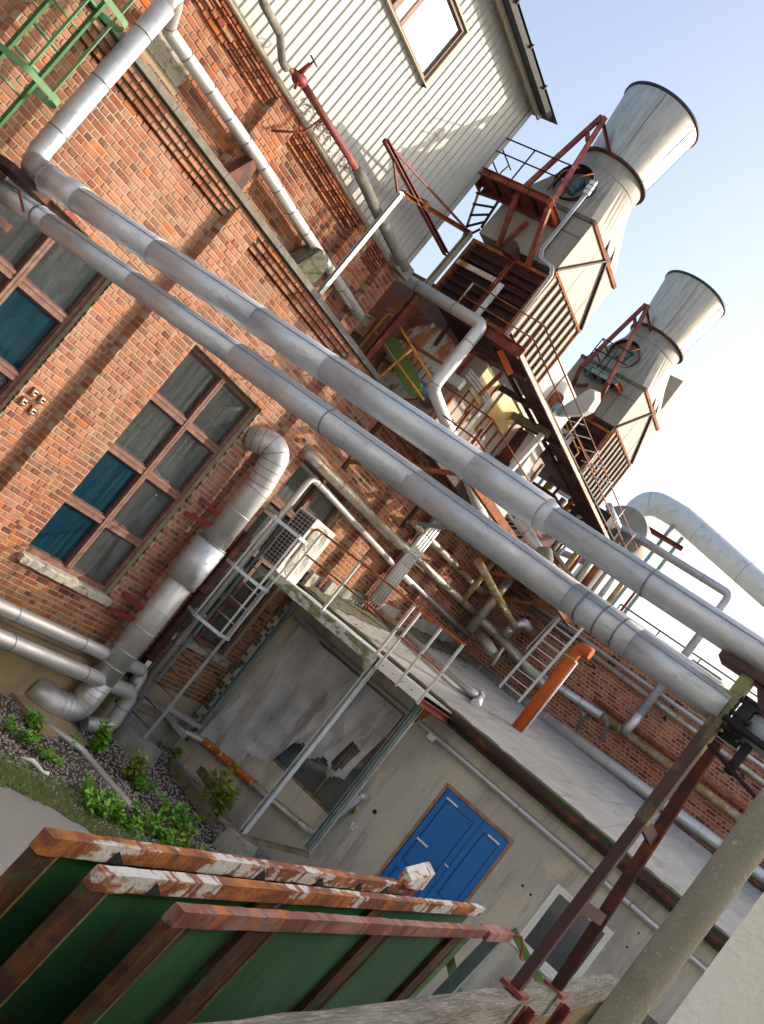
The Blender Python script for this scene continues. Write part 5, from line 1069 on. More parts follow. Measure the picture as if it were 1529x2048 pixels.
    # side access frame on the hopper's sunny flank
    a = V((x0+.75, y0-.01, 9.95)); b = V((x0+.75, y0+.26, 10.60)); e_ = V((.32, 0, 0))
    for (p, q) in ((a, b), (a+e_, b+e_), (a, a+e_), (b, b+e_), (a.lerp(b, .35), a.lerp(b, .35)+e_)): m_ = MB(); m_.bar(p, q, .03, .03); m_.build('access_frame', 'oxide_dark', t)
    return t
tower(0, 0, 'nearer cream and grey exhaust tower with louvres and flared steel stack', 'flared galvanised stack of the nearer tower', True)
tower(4.95, .02, 'farther exhaust tower with louvres and flared steel stack', 'flared galvanised stack of the farther tower', False)
# outrigger cover on the farther tower
m_ = MB(); a, b, c_, d_ = atX(1325, 742, 19.2), atX(1368, 762, 19.2), atX(1312, 835, 19.2), atX(1265, 815, 19.2)
m_.prism([a, b, c_, d_], (.25, 0, 0)); tag(m_.build('side_duct', 'tower', None, c_), 'boxy sheet duct sticking out behind the farther tower', 'duct')

# hoist frames, one on each tower front
def hoist(dx, pts, label):
    X = {'f': 12.08+dx, 'o': 11.55+dx, 'a': 12.25+dx}
    h = thing('hoist_frame', atX(*pts['lf'], X['f']), label, 'hoist frame', 'rusty hoist frames on the towers')
    lf, lb = atX(*pts['lf'], X['f']), atX(*pts['lb'], X['o']); rf_, rb = atX(*pts['rf'], X['f']), atX(*pts['rb'], X['o'])
    ap = atX(*pts['ap'], X['a']); st = atX(*pts['st'], X['a']+.12)
    for (p, q) in ((lf, lb), (rf_, rb)): m_ = MB(); m_.chan(p, q, .07, .06, .012); m_.build('lower_leg', 'oxide', h)
    for (p, q) in ((lb, ap), (rb, ap+V((0, -.06, 0)))): m_ = MB(); m_.chan(p, q, .07, .06, .012); m_.build('upper_leg', 'oxide', h)
    m_ = MB(); m_.chan(ap, st, .06, .05, .012); m_.build('back_stay', 'oxide', h)
    m_ = MB(); m_.bar(lb.lerp(ap, .82), rb.lerp(ap, .72), .04, .06); m_.build('trolley_beam', 'oxide', h)
    m_ = MB(); q = lf.lerp(lb, .95)+V((.45, -.1, -.05)); m_.bar(lf+V((0, -.06, .05)), q, .05, .05); m_.build('knee_brace', 'oxide', h)
    return h
hoist(0, dict(lf=(997, 492), lb=(1035, 388), rf=(1056, 530), rb=(1098, 415), ap=(1204, 233), st=(1221, 308)), 'red oxide hoist frame on the front of the nearer tower')
hoist(4.95, dict(lf=(1146, 772), lb=(1162, 735), rf=(1180, 840), rb=(1216, 768), ap=(1292, 609), st=(1302, 662)), 'rusty hoist frame on the front of the farther tower')
# service platforms
def platform(dx, A, B, C_, D, label, mat, rail, green=False):
    zb = atX(*B, 12.07+dx).z; b = V((12.07+dx, atX(*B, 12.07+dx).y, zb)); a = atZ(*A, zb); c = atX(*C_, 12.07+dx)
    xo = a.x; y0, y1 = a.y, c.y
    t = thing('service_platform', (12+dx, (y0+y1)/2, zb), label, 'platform', 'small service platforms on the towers')
    m_ = MB(); m_.box((xo, y1, zb+.09), (12.07+dx, y0, zb+.11)); m_.build('deck', mat, t)
    for (p, q) in (((xo, y0, zb+.05), (xo, y1, zb+.05)), ((12.05+dx, y0, zb+.05), (12.05+dx, y1, zb+.05)), ((xo, y0, zb+.05), (12.05+dx, y0, zb+.05)), ((xo, y1, zb+.05), (12.05+dx, y1, zb+.05))):
        m_ = MB(); m_.chan(p, q, .05, .11, .01); m_.build('edge_channel', 'rust_orange' if (p[1] == y1 and q[1] == y1) else mat, t)
    for k in range(1, 4): y = y0+(y1-y0)*k/4; m_ = MB(); m_.chan((xo, y, zb+.06), (12.05+dx, y, zb+.06), .03, .06, .008); m_.build('joist', 'oxide_dark', t)
    if rail:
        for zz in (.42, .66): MB().tube([(xo, y0, zb+zz), (xo, y1+.05, zb+zz)], .012, 8).build('rail', 'black_iron', t)
        for zz in (.42, .66): MB().tube([(xo, y0, zb+zz), (12.3+dx, y0, zb+zz)], .012, 8).build('rail', 'black_iron', t)
        for y in (y0, (y0+y1)/2): MB().tube([(xo, y, zb+.1), (xo, y, zb+.66)], .012, 8).build('stanchion', 'black_iron', t)
        MB().tube(fillet([(12.2+dx, y0, zb+.12), (12.0+dx, y0-.12, zb+.4), (12.2+dx, y0, zb+.66)], .1), .011, 8).build('gate_bow', 'black_iron', t)
    return t
platform(0, (938, 336), (955, 383), (1110, 459), None, 'dark red service platform seen from below on the nearer tower', 'oxide', True)
platform(4.95, (1163, 732), (1170, 752), (1240, 790), None, 'green edged service platform on the farther tower', 'galv_green', True)
# blue-black access ladder behind the platform
al = thing('access_ladder', atX(925, 480, 12.4), 'dark steel ladder against the sky left of the nearer tower', 'ladder')
for (p, q) in (((953, 385), (925, 480)), ((997, 400), (963, 455))): MB().bar(atX(*p, 12.35)+V((0, 0, .1)), atX(*q, 12.35), .02, .05, (1, 0, 0)).build('stile', 'black_iron', al)
for k in range(5): s_ = k/4.2; a = V(atX(953, 385, 12.35)).lerp(atX(925, 480, 12.35), s_); b = V(atX(997, 400, 12.35)).lerp(atX(963, 455, 12.35), s_*1.1); MB().bar(a, b, .03, .025).build('rung', 'black_iron', al)
# conduits on the near tower
ct = thing('conduit_run', atX(1105, 560, 12.02), 'pair of bright steel conduits winding up the nearer tower corner', 'conduit')
for off in (0, 5):
    pts = [atX(1008+off, 672, 12.03), atX(1100+off, 552, 12.03), atX(1103+off, 535, 12.0), atX(1080+off, 515, 12.0), atX(1082+off, 498, 12.0), atX(1190+off, 362, 11.98)]
    MB().tube(fillet(pts, .08), .016, 8).build('conduit', 'galv', ct)
for k in range(3): p = atX(1175+k*6, 385-k*9, 11.97); m_ = MB(); m_.box((p.x-.03, p.y-.05, p.z-.03), (p.x+.01, p.y+.05, p.z+.03)); m_.build('clip_box', 'pale_steel', ct)
m_ = MB(); c = atX(1026, 506, 12.0); m_.prism([c+V((0, .09, -.09)), c+V((0, -.10, -.09)), c+V((0, -.10, .05)), c+V((0, -.03, .12)), c+V((0, .09, .12))], (-.14, 0, 0)); tag(m_.build('junction_box', 'oxide_dark', None, c), 'dark angular junction box on the nearer louvre', 'box')

# ------------------------------------------------------------------ walkway round the towers
wk = thing('roof_walkway', (15, -1.9, 7.6), 'rusty steel walkway with thin red railings along the towers', 'walkway')
FX, OY, FZ = 11.93, -1.9, 7.66
m_ = MB(); m_.chan((FX, .15, 7.80), (FX, OY, FZ), .07, .16, .014); m_.build('front_beam', 'oxide', wk)
m_ = MB(); m_.chan((FX, OY, FZ-.02), (21.2, OY, FZ-.12), .03, .06, .008, flip=-1); m_.build('outer_beam', 'pink_beam', wk)
m_ = MB(); m_.box((FX+.03, OY+.03, FZ+.02), (20.6, -1.36, FZ+.045)); m_.build('deck', 'oxide_dark', wk)
for k in range(8): x = FX+.6+k*1.15; m_ = MB(); m_.chan((x, OY+.04, FZ-.06), (x, -.9, FZ-.06), .05, .09, .01); m_.build('joist', 'oxide_dark', wk)
for (y, zz) in ((-1.38, -.25),): m_ = MB(); m_.chan((FX+.2, y, FZ-.06), (20.4, y, FZ-.06), .04, .06, .01); m_.build('stringer', 'oxide_dark', wk)
for zz in (.26, .50):
    MB().tube([(FX, -.55, FZ+zz+.06), (FX, OY, FZ+zz)], .012, 8).build('rail', 'rust', wk); MB().tube([(FX, OY, FZ+zz), (20.9, OY, FZ+zz-.1)], .012, 8).build('rail', 'oxide', wk)
for x in (FX, 13.3, 14.6, 15.9, 17.2, 18.5, 19.8): MB().tube([(x, OY, FZ-.06), (x, OY, FZ+.50)], .012, 8).build('stanchion', 'rust' if x < 14 else 'galv', wk)
MB().tube([(FX, -.55, 7.80), (FX, -.55, FZ+.56)], .014, 8).build('stanchion', 'white_rust', wk)
# lower gallery rail near the belt drive
LX2, LZ = 12.0, 6.95
for (nm, pts, mt) in (('rail', [atX(862, 752, 12.3), atX(985, 838, 12.3)], 'red_dark'), ('rail', [atX(842, 798, 12.3), atX(955, 880, 12.3)], 'red_dark')):
    MB().tube(pts, .013, 8).build(nm, mt, wk)
e1, e2 = atX(985, 838, 12.3), atX(955, 880, 12.3)
MB().tube([e1, (16.5, e1.y, e1.z-.02)], .013, 8).build('rail', 'red_dark', wk); MB().tube([e2, (16.0, e2.y, e2.z)], .013, 8).build('rail', 'red_dark', wk)
for s_ in (.33, .72, 1.0):
    a = V(atX(862, 752, 12.3)).lerp(e1, s_); MB().tube([a, a-V((0, 0, .75))], .012, 8).build('stanchion', 'red_dark', wk)
# brackets from the brick wall under the walkway
for i, x in enumerate((13.1, 15.6, 17.9, 19.6)):
    bt_ = thing('wall_bracket', (x, 0, 5.5), ('dark rusty bracket on the brick, first behind the lower pipe', 'second rusty walkway bracket, with a green stay', 'third rusty walkway bracket near the corner', 'last rusty walkway bracket in the corner')[i], 'bracket', 'steel brackets carrying the walkway')
    m_ = MB(); m_.chan((x, .0, 6.05), (x, -1.85, 6.05), .07, .1, .012); m_.build('arm', 'rust', bt_)
    m_ = MB(); m_.bar((x, -.02, 5.25), (x, -1.6, 6.0), .06, .06); m_.build('strut', 'galv_green' if i == 1 else 'rust', bt_)
    m_ = MB(); m_.box((x-.05, -.03, 5.1), (x+.05, .0, 6.2)); m_.build('wall_plate', 'rust_dark', bt_)
m_ = MB(); m_.bar((13.1, -1.8, 6.08), (20.3, -1.8, 5.98), .12, .14); tag(m_.build('gallery_beam', 'rust', None, (13, -1.8, 6)), 'rusted beam resting on the wall brackets below the walkway', 'beam')
m_ = MB(); m_.bar((12.9, -.9, 6.12), (20.2, -.9, 6.10), .10, .12); tag(m_.build('gallery_beam', 'oxide_dark', None, (13, -.9, 6)), 'dark inner beam on the wall brackets below the walkway', 'beam')
gp = thing('gallery_floor', (16, -.9, 6.2), 'dark plated floor of the lower gallery above the brackets', 'floor')
for k in range(14): x = 13.2+k*.52; m_ = MB(); m_.box((x, -.95, 6.185), (x+.505, -.2, 6.205)); m_.build('floor_plate', 'rust_dark', gp)

# ------------------------------------------------------------------ jib frame over the ledge
jb = thing('jib_frame', (10.2, -.05, 6.45), 'red steel jib and pale post standing on the stone ledge', 'jib')
A0 = atY(805, 385, -.05); B0 = atY(941, 466, .02); foot = V((A0.x, -.05, 6.45)); AP = atY(772, 281, -.05)
m_ = MB(); m_.chan(foot, A0, .07, .05, .012); m_.build('post', 'galv', jb)
m_ = MB(); m_.chan(A0, B0, .08, .07, .012); m_.build('beam', 'rust', jb)
m_ = MB(); m_.chan((11.86, .02, 7.75), B0, .10, .07, .012); m_.build('post', 'cream_dirty', jb)
m_ = MB(); m_.chan((11.83, .03, 6.42), (11.86, .03, 7.76), .12, .09, .014); m_.build('column', 'oxide', jb)
leg = atY(893, 508, .0)
m_ = MB(); m_.chan(AP, leg, .09, .06, .012); m_.build('boom', 'oxide', jb)
m_ = MB(); m_.bar(AP, B0, .03, .03); m_.build('tie_rod', 'oxide', jb)
m_ = MB(); m_.bar(atY(788, 320, -.05), atY(796, 385, -.05), .03, .03); m_.build('hanger', 'oxide', jb)
p = atY(846, 408, .0); m_ = MB(); m_.box((p.x-.06, -.08, p.z-.05), (p.x+.06, .06, p.z+.05)); m_.build('pulley_block', 'rust', jb)

# ------------------------------------------------------------------ plant room clutter between ledge and towers
# fan casing
fc = atX(832, 722, 12.9); fr_ = .62
fn = thing('fan_casing', (fc.x, fc.y, fc.z-fr_), 'round rust-streaked white fan casing behind the belt guard', 'fan')
m_ = MB(); m_.lathe([(.001, 0), (fr_, 0), (fr_+.015, .02), (fr_+.015, .42), (.001, .43)], fc, 44, smooth=False, axis='x'); m_.build('casing', 'white_rust', fn)
m_ = MB(); m_.lathe([(fr_+.016, .015), (fr_+.03, .02), (fr_+.03, .40), (fr_+.016, .41)], fc, 44, axis='x'); m_.build('rim_band', 'rust_orange', fn)
for s_ in (-.42, .02): m_ = MB(); m_.bar(fc+V((-.015, -.48, s_+.15)), fc+V((-.015, .50, s_+.18)), .02, .05); m_.build('stiffener', 'rust', fn)
for k in range(6): m_ = MB(); m_.bar(fc+V((-.012, .35-k*.13, -.35)), fc+V((-.012, .35-k*.13, .05)), .012, .02); m_.build('rib', 'rust', fn)
p = atX(866, 652, 12.88); m_ = MB(); m_.tube([p+V((-.02, 0, 0)), p+V((.02, 0, 0))], .035, 12); m_.build('lifting_eye', 'pale_steel', fn)
m_ = MB(); a, b = atX(868, 735, 12.7), atX(925, 770, 12.7); m_.bar(a, b, .10, .16); tag(m_.build('bearing_box', 'galv', None, a), 'pale grey bearing box below the round fan casing', 'box')
# belt guard: obround plate box
ga, gb = atX(784, 690, 12.35), atX(826, 770, 12.35)
u = (gb-ga).normalized(); nrm = V((1, 0, 0)); v_ = u.cross(nrm).normalized(); gr_ = .125; pl_ = []
for k in range(13): a = math.pi/2+math.pi*k/12; pl_.append(ga+u*gr_*math.cos(a)+v_*gr_*math.sin(a))
for k in range(13): a = -math.pi/2+math.pi*k/12; pl_.append(gb+u*gr_*math.cos(a)+v_*gr_*math.sin(a))
m_ = MB(); m_.prism(pl_, (.14, 0, 0)); tag(m_.build('belt_guard', 'guard_green', None, gb), 'olive green oblong belt guard behind the yellow rail', 'guard')
c = atX(842, 780, 12.55); m_ = MB(); m_.lathe([(.02, -.1), (.11, -.1), (.12, 0), (.12, .35), (.02, .36)], c, 20, axis='x'); mo_ = m_.build('electric_motor', 'motor_blue', None, c); tag(mo_, 'small blue-grey motor low beside the belt guard', 'motor')
# yellow guard rail
yr = thing('yellow_rail', atX(716, 698, 12.15), 'rust-yellow tubular guard rail in front of the belt guard', 'railing')
MB().tube(fillet([atX(714, 700, 12.1), atX(779, 624, 12.1), atX(792, 640, 12.1), atX(870, 768, 12.1)], .08), .020, 10).build('top_rail', 'yellow_rail', yr)
MB().tube([atX(752, 664, 12.1), atX(848, 800, 12.1)], .016, 8).build('mid_rail', 'yellow_rail', yr); MB().tube([atX(828, 694, 12.1), atX(758, 756, 12.1)], .018, 8).build('stanchion', 'yellow_rail', yr)
# rusty cabin with a small window
cb = thing('rusty_cabin', atX(745, 640, 12.6), 'rust brown sheet cabin with a small window above the ledge', 'cabin')
a, b, c_, d_ = atX(755, 566, 12.75), atX(830, 612, 12.75), atX(770, 690, 12.75), atX(690, 660, 12.75)
m_ = MB(); m_.box((12.75, min(b.y, c_.y)-.05, 6.42), (13.8, a.y+.05, a.z)); m_.build('shell', 'rust_sheet', cb)
m_ = MB(); m_.bar((12.72, a.y+.06, 6.45), (12.72, a.y+.06, a.z+.05), .12, .06, (0, 1, 0)); m_.build('corner_post', 'galv', cb)
m_ = MB(); m_.bar((12.70, a.y+.20, 6.45), (12.70, a.y+.20, a.z-.1), .07, .05, (0, 1, 0)); m_.build('corner_post', 'pale_steel', cb)
w0_, w1_ = atX(716, 612, 12.72), atX(742, 668, 12.72)
q = atX(722, 645, 12.72)
m_ = MB(); frame_x(m_, 12.70, 12.76, q.y-.19, q.y+.17, q.z-.17, q.z+.17, .03); wi = m_.build('window', 'white_rust', cb)
m_ = MB(); m_.box((12.73, q.y-.16, q.z-.14), (12.74, q.y+.14, q.z+.14)); m_.build('pane', 'glass_olive', wi)
m_ = MB(); m_.bar((12.69, q.y-.16, q.z-.02), (12.69, q.y+.2, q.z+.05), .02, .03); m_.build('window_bar', 'yellow_rail', wi)
# valve station with red handle
vs_ = thing('relief_valve', atX(765, 530, 12.2), 'red and white relief valve on a stained pipe under the cladding corner', 'valve')
MB().tube([atX(738, 525, 12.3), atX(772, 572, 12.3)], .075, 14).build('pipe', 'jacket_old', vs_)
MB().tube([atX(742, 512, 12.2), atX(776, 535, 12.2)], .085, 14).build('body', 'white', vs_)
MB().tube([atX(757, 508, 12.15), atX(772, 516, 12.15)], .055, 12).build('red_cap', 'red_paint', vs_)
MB().tube([atX(774, 534, 12.15), atX(784, 536, 12.15)], .06, 12).build('orange_cap', 'rust_orange', vs_)
MB().ball(atX(744, 503, 12.15), .05, 8).build('gauge', 'jacket_yellow', vs_)
m_ = MB(); m_.box(tuple(atX(768, 540, 12.2)+V((-.05, -.12, -.25))), tuple(atX(768, 540, 12.2)+V((.2, .06, -.02)))); m_.build('actuator', 'red_dark', vs_)
# silver pipe in front of the walkway beam, dropping past the panels
VXp = 11.80
pa, pb, pc = atX(795, 548, VXp), atX(966, 650, VXp), atX(874, 780, VXp)
pd = V((13.0, pc.y, pc.z-.22)); pipe_thing('silver_drop_pipe', [pa, pb, (VXp, pb.y, pc.z), pd, (16.5, pc.y+.0, pc.z-.75)], .092, 'jacket_warm', 'silver pipe along the walkway front that drops beside the ochre panels', rad=[.12, .14, .1], bands=.75)
# housing with ochre doors facing the yard
hs = thing('plant_housing', (14.4, -.9, 6.22), 'cream panelled plant housing with ochre stained doors below the walkway', 'housing')
hy = -.95
m_ = MB(); m_.box((12.95, hy, 6.22), (16.6, .2, 7.62)); m_.build('shell', 'cream_dirty', hs)
for k in range(13): m_ = MB(); m_.bar((13.0+k*.29, hy-.012, 6.24), (13.0+k*.29, hy-.012, 7.6), .03, .03, (0, 1, 0)); m_.build('rib', 'rust' if k % 2 else 'oxide', hs)
m_ = MB(); m_.box((14.2, .3, 6.37), (16.5, 3.2, 8.75)); tag(m_.build('dark_backdrop', 'oxide_dark', None, (15, 1.5, 6.37)), 'dark backdrop box added behind the fan and panels', 'casing')  # dark backdrop added to close the bright sky gap behind the fan
def panel(px, mat, nm, y, t_=.03):
    P = [atY(*p, y) for p in px]; xs_ = [p.x for p in P]; zs_ = [p.z for p in P]
    m2 = MB(); m2.box((min(xs_), y-t_, min(zs_)), (max(xs_), y, max(zs_))); return m2.build(nm, mat, hs)
panel([(977, 731), (958, 812), (939, 776)], 'ochre_panel', 'door_panel', hy-.004); panel([(1018, 790), (1000, 870), (974, 826)], 'ochre_panel', 'door_panel', hy-.005)
for k, (a, b) in enumerate((((905, 790), (930, 830)), ((930, 830), (955, 868)), ((955, 868), (985, 905)))):
    pa_, pb_ = atY(*a, hy), atY(*b, hy); m2 = MB(); m2.box((pa_.x+.02, hy-.02-.001*k, 6.25), (pb_.x-.02, hy, pa_.z)); m2.build('side_panel', 'cream_dirty', hs)
    m2 = MB(); m2.bar((pa_.x, hy-.03, 6.25), (pa_.x, hy-.03, pa_.z+.1), .04, .04, (0, 1, 0)); m2.build('rib', 'rust', hs)
for off in (0, .05, .10):
    m2 = MB(); q = atY(1000, 770, hy-.08); m2.tube(fillet([(12.6, hy-.05, 7.30-off), (q.x+off*.5, hy-.1, 7.34-off), (q.x+off*.5-.05, hy-.1, 6.3)], .18), .02, 8); m2.build('cable', 'galv', hs)
m2 = MB(); m2.box((14.9, hy-.32, 6.25), (15.6, hy-.02, 6.95)); m2.build('dark_bay', 'oxide_dark', hs)
m2 = MB(); a = atY(1050, 870, hy-.1); m2.prism([(15.3, hy-.34, 6.3), (15.9, hy-.34, 6.3), (15.8, hy-.34, 7.1), (15.5, hy-.34, 7.2)], (0, .3, 0)); m2.build('chute', 'cream', hs)
# orange gusset plates under the walkway front
for (p, q) in (((1000, 700), (1022, 748)), ((970, 640), (985, 668))):
    m_ = MB(); m_.bar(atX(*p, 12.05), atX(*q, 12.3), .09, .02, (1, 0, 0)); tag(m_.build('stay_plate', 'rust_orange', None, atX(*p, 12.05)), ('orange rusted stay plate hanging under the walkway corner' if p[0] == 1000 else 'short orange rusted plate by the silver pipe bend'), 'plate')
# belt cover between the towers: cream teardrop guard and rusty motor
a = atX(1118, 830, 15.6)
pl_ = [atX(*p, 15.4) for p in ((1110, 832), (1112, 822), (1180, 777), (1190, 782), (1190, 800), (1176, 822), (1160, 830))]
m_ = MB(); m_.prism(pl_, (.22, 0, .10)); tag(m_.build('belt_cover', 'cream', None, a), 'cream teardrop-shaped belt cover between the two towers', 'guard')
c = atX(1098, 790, 15.2); m_ = MB(); m_.tube([c+V((0, .18, .02)), c+V((0, -.20, -.05))], .17, 18); tag(m_.build('rusty_motor', 'rust', None, c), 'rusted round motor beside the cream belt cover', 'motor')
c = atX(1110, 812, 15.3); m_ = MB(); m_.tube([c+V((0, .1, .02)), c+V((0, -.12, -.05))], .11, 16); tag(m_.build('green_motor', 'galv_green', None, c), 'small green motor end below the rusted one', 'motor')
# cream tank between the towers
m_ = MB(); c = atX(1155, 735, 15.6); m_.box((14.3, -1.0, 7.7), (16.1, -.2, 8.75)); tag(m_.build('cream_cabinet', 'cream', None, (15, -.6, 7.7)), 'cream cabinet between the two towers', 'cabinet')
# small louvre bank below the farther tower and round duct end beyond it
m_ = MB(); m_.box((17.2, -1.2, 6.3), (18.9, -.1, 7.4)); lb_ = m_.build('lower_louver', 'oxide_dark', None, (18, -.6, 6.3)); tag(lb_, 'dark louvred box under the farther tower', 'louvre box')
for k in range(7): m_ = MB(); m_.bar((17.15, -1.15, 6.42+k*.14), (17.15, -.15, 6.42+k*.14), .10, .012, (-.6, 0, 1)); m_.build('louver_blade', 'galv', lb_)
c = atX(1240, 1060, 20.4); m_ = MB(); m_.lathe([(.001, 0), (.55, 0), (.57, .05), (.57, .6), (.001, .6)], c, 36, axis='x'); tag(m_.build('round_duct', 'tower', None, c), 'round grey duct end at the far end of the walkway', 'duct')
m_ = MB(); m_.box((19.2, -1.5, 7.55), (20.2, -.6, 8.1)); tag(m_.build('dark_tray', 'stack_dark', None, (19.7, -1, 7.55)), 'dark blue tray at the far end of the walkway', 'tray')
pipe_thing('tray_pipe', [(18.9, -1.45, 8.15), (20.1, -1.45, 8.15), (20.1, -1.45, 7.2), (20.1, -.4, 7.0)], .07, 'pale_steel', 'pale pipe bending round the dark tray', rad=.15, bands=.6)
# tangle of risers, rods and cable trays under the walkway seen between the pipes
random.seed(31)
mats_ = ['jacket_old', 'rust', 'cream_dirty', 'galv', 'jacket_yellow', 'oxide']
ords = ['leftmost', 'middle', 'rightmost']
words = ['stained grey', 'rusty', 'cream', 'galvanised', 'yellowed', 'dark red']
for k in range(18):
    px = 985+k*15+random.uniform(-4, 4); py = 990+k*13+random.uniform(-10, 10); x = 16.5+k*.26; p = atX(px, py, x); i = k % 6
    r_ = random.choice((.03, .045, .06, .08)); MBt = MB().tube([(p.x, p.y, p.z-.55), (p.x, p.y, p.z+.9)], r_, 12)
    tag(MBt.build('riser', mats_[i], None, (p.x, p.y, p.z-.55)), f'{ords[k//6]} {words[i]} riser pipe in the tangle below the walkway, between the overhead pipes', 'pipe', 'riser pipes below the walkway')
for k in range(4):
    a = atX(985+k*40, 965+k*45, 16.0+k*.8); b = atX(1075+k*40, 1105+k*40, 19.0+k*.4); m_ = MB(); m_.bar(a, b, .05, .07); tag(m_.build('sloping_strut', ('rust', 'galv_green', 'oxide', 'rust_dark')[k], None, a), ('rusty', 'green', 'red', 'dark')[k]+' sloping strut in the tangle below the walkway', 'strut', 'struts below the walkway')
ct = thing('cable_tray', atX(985, 1010, 16.5), 'ladder-type cable tray climbing below the walkway between the pipes', 'cable tray')
a, b = atX(968, 985, 16.6), atX(1055, 1110, 17.4); dd = V((0, -.16, .10))
for o_ in (V((0, 0, 0)), dd): MB().bar(a+o_, b+o_, .02, .05).build('side_rail', 'galv', ct)
for k in range(14): q = a.lerp(b, (k+.5)/14); MB().bar(q, q+dd, .02, .02).build('rung', 'galv', ct)
pipe_thing('lagged_branch', [atX(1035, 1035, 16.4), atX(1078, 1100, 16.6), atX(1095, 1130, 16.8)], .10, 'jacket_warm', 'short silver branch pipe poking out between the overhead pipes', rad=.1, bands=.5)
m_ = MB(); q = atX(1088, 1118, 16.5); m_.tube([q+V((0, .1, .15)), q, q+V((0, -.12, -.18))], [.13, .17, .13], 14); tag(m_.build('torn_lagging', 'stone', None, q), 'torn grey lagging at the end of the silver branch pipe', 'lagging')

# more of the structure between the towers and below the walkway
def ubar(name, a, b, x, w_, h_, mat, label, cat): m_ = MB(); p_, q_ = atX(*a, x), atX(*b, x); m_.bar(p_, q_, w_, h_, (1, 0, 0)); tag(m_.build(name, mat, None, p_), label, cat)
ubar('mossy_beam', (1028, 832), (1098, 868), 14.5, .10, .14, 'roof_moss', 'green mossed beam under the walkway beside the pale post', 'beam')
ubar('pale_post', (1088, 866), (1018, 944), 14.5, .09, .07, 'pale_steel', 'pale steel post below the mossed beam', 'post')
ubar('pale_post', (1010, 768), (968, 820), 14.2, .04, .04, 'pale_steel', 'thin pale upright beside the ochre doors', 'post')
pl_ = [atX(*q_, 15.0) for q_ in ((1000, 828), (1062, 868), (1018, 930), (962, 892))]; m_ = MB(); m_.prism(pl_, (.05, 0, 0)); tag(m_.build('sheet_screen', 'rust_dark', None, pl_[2]), 'dark brown sheet screen left of the pale post', 'screen')
pl_ = [atX(*q_, 14.9) for q_ in ((1058, 866), (1078, 886), (1042, 938), (1016, 930))]; m_ = MB(); m_.prism(pl_, (.3, 0, 0)); tag(m_.build('white_hopper', 'cream', None, pl_[2]), 'white sheet hopper beside the dark screen', 'hopper')
lg = thing('ladder_frame', atX(1180, 960, 16.7), 'thin rusty ladder frame in front of the farther louvres', 'ladder')
for (a, b) in (((1128, 838), (1158, 905)), ((1135, 835), (1192, 945)), ((1158, 905), (1120, 945))): MB().tube([atX(*a, 16.6), atX(*b, 16.6)], .014, 8).build('stile', 'yellow_rail', lg)
for k in range(5): a = V(atX(1128, 838, 16.6)).lerp(atX(1175, 950, 16.6), k/4); MB().tube([a, a+V((0, -.42, .10))], .010, 6).build('rung', 'pale_steel', lg)
for k, (a, b, mt) in enumerate((((955, 700), (905, 760), 'oxide'), ((1005, 745), (960, 790), 'rust'), ((905, 640), (870, 690), 'oxide_dark'))):
    ubar('under_stay', a, b, 12.8, .05, .05, mt, ('dark red stay behind the silver drop pipe', 'rusty stay right of the silver drop pipe', 'blackish stay behind the fan casing')[k], 'stay')
for k in range(5):
    a, b = atX(880+k*9, 815+k*8, 13.1), atX(850+k*9, 852+k*8, 13.1); MB_ = MB(); MB_.tube([a, b], .016, 6); tag(MB_.build('thin_conduit', ('galv', 'rust', 'jacket_old', 'oxide', 'galv')[k], None, b), ('first', 'second', 'third', 'fourth', 'fifth')[k]+' thin conduit from the left below the red rail', 'conduit', 'thin conduits below the red rail')
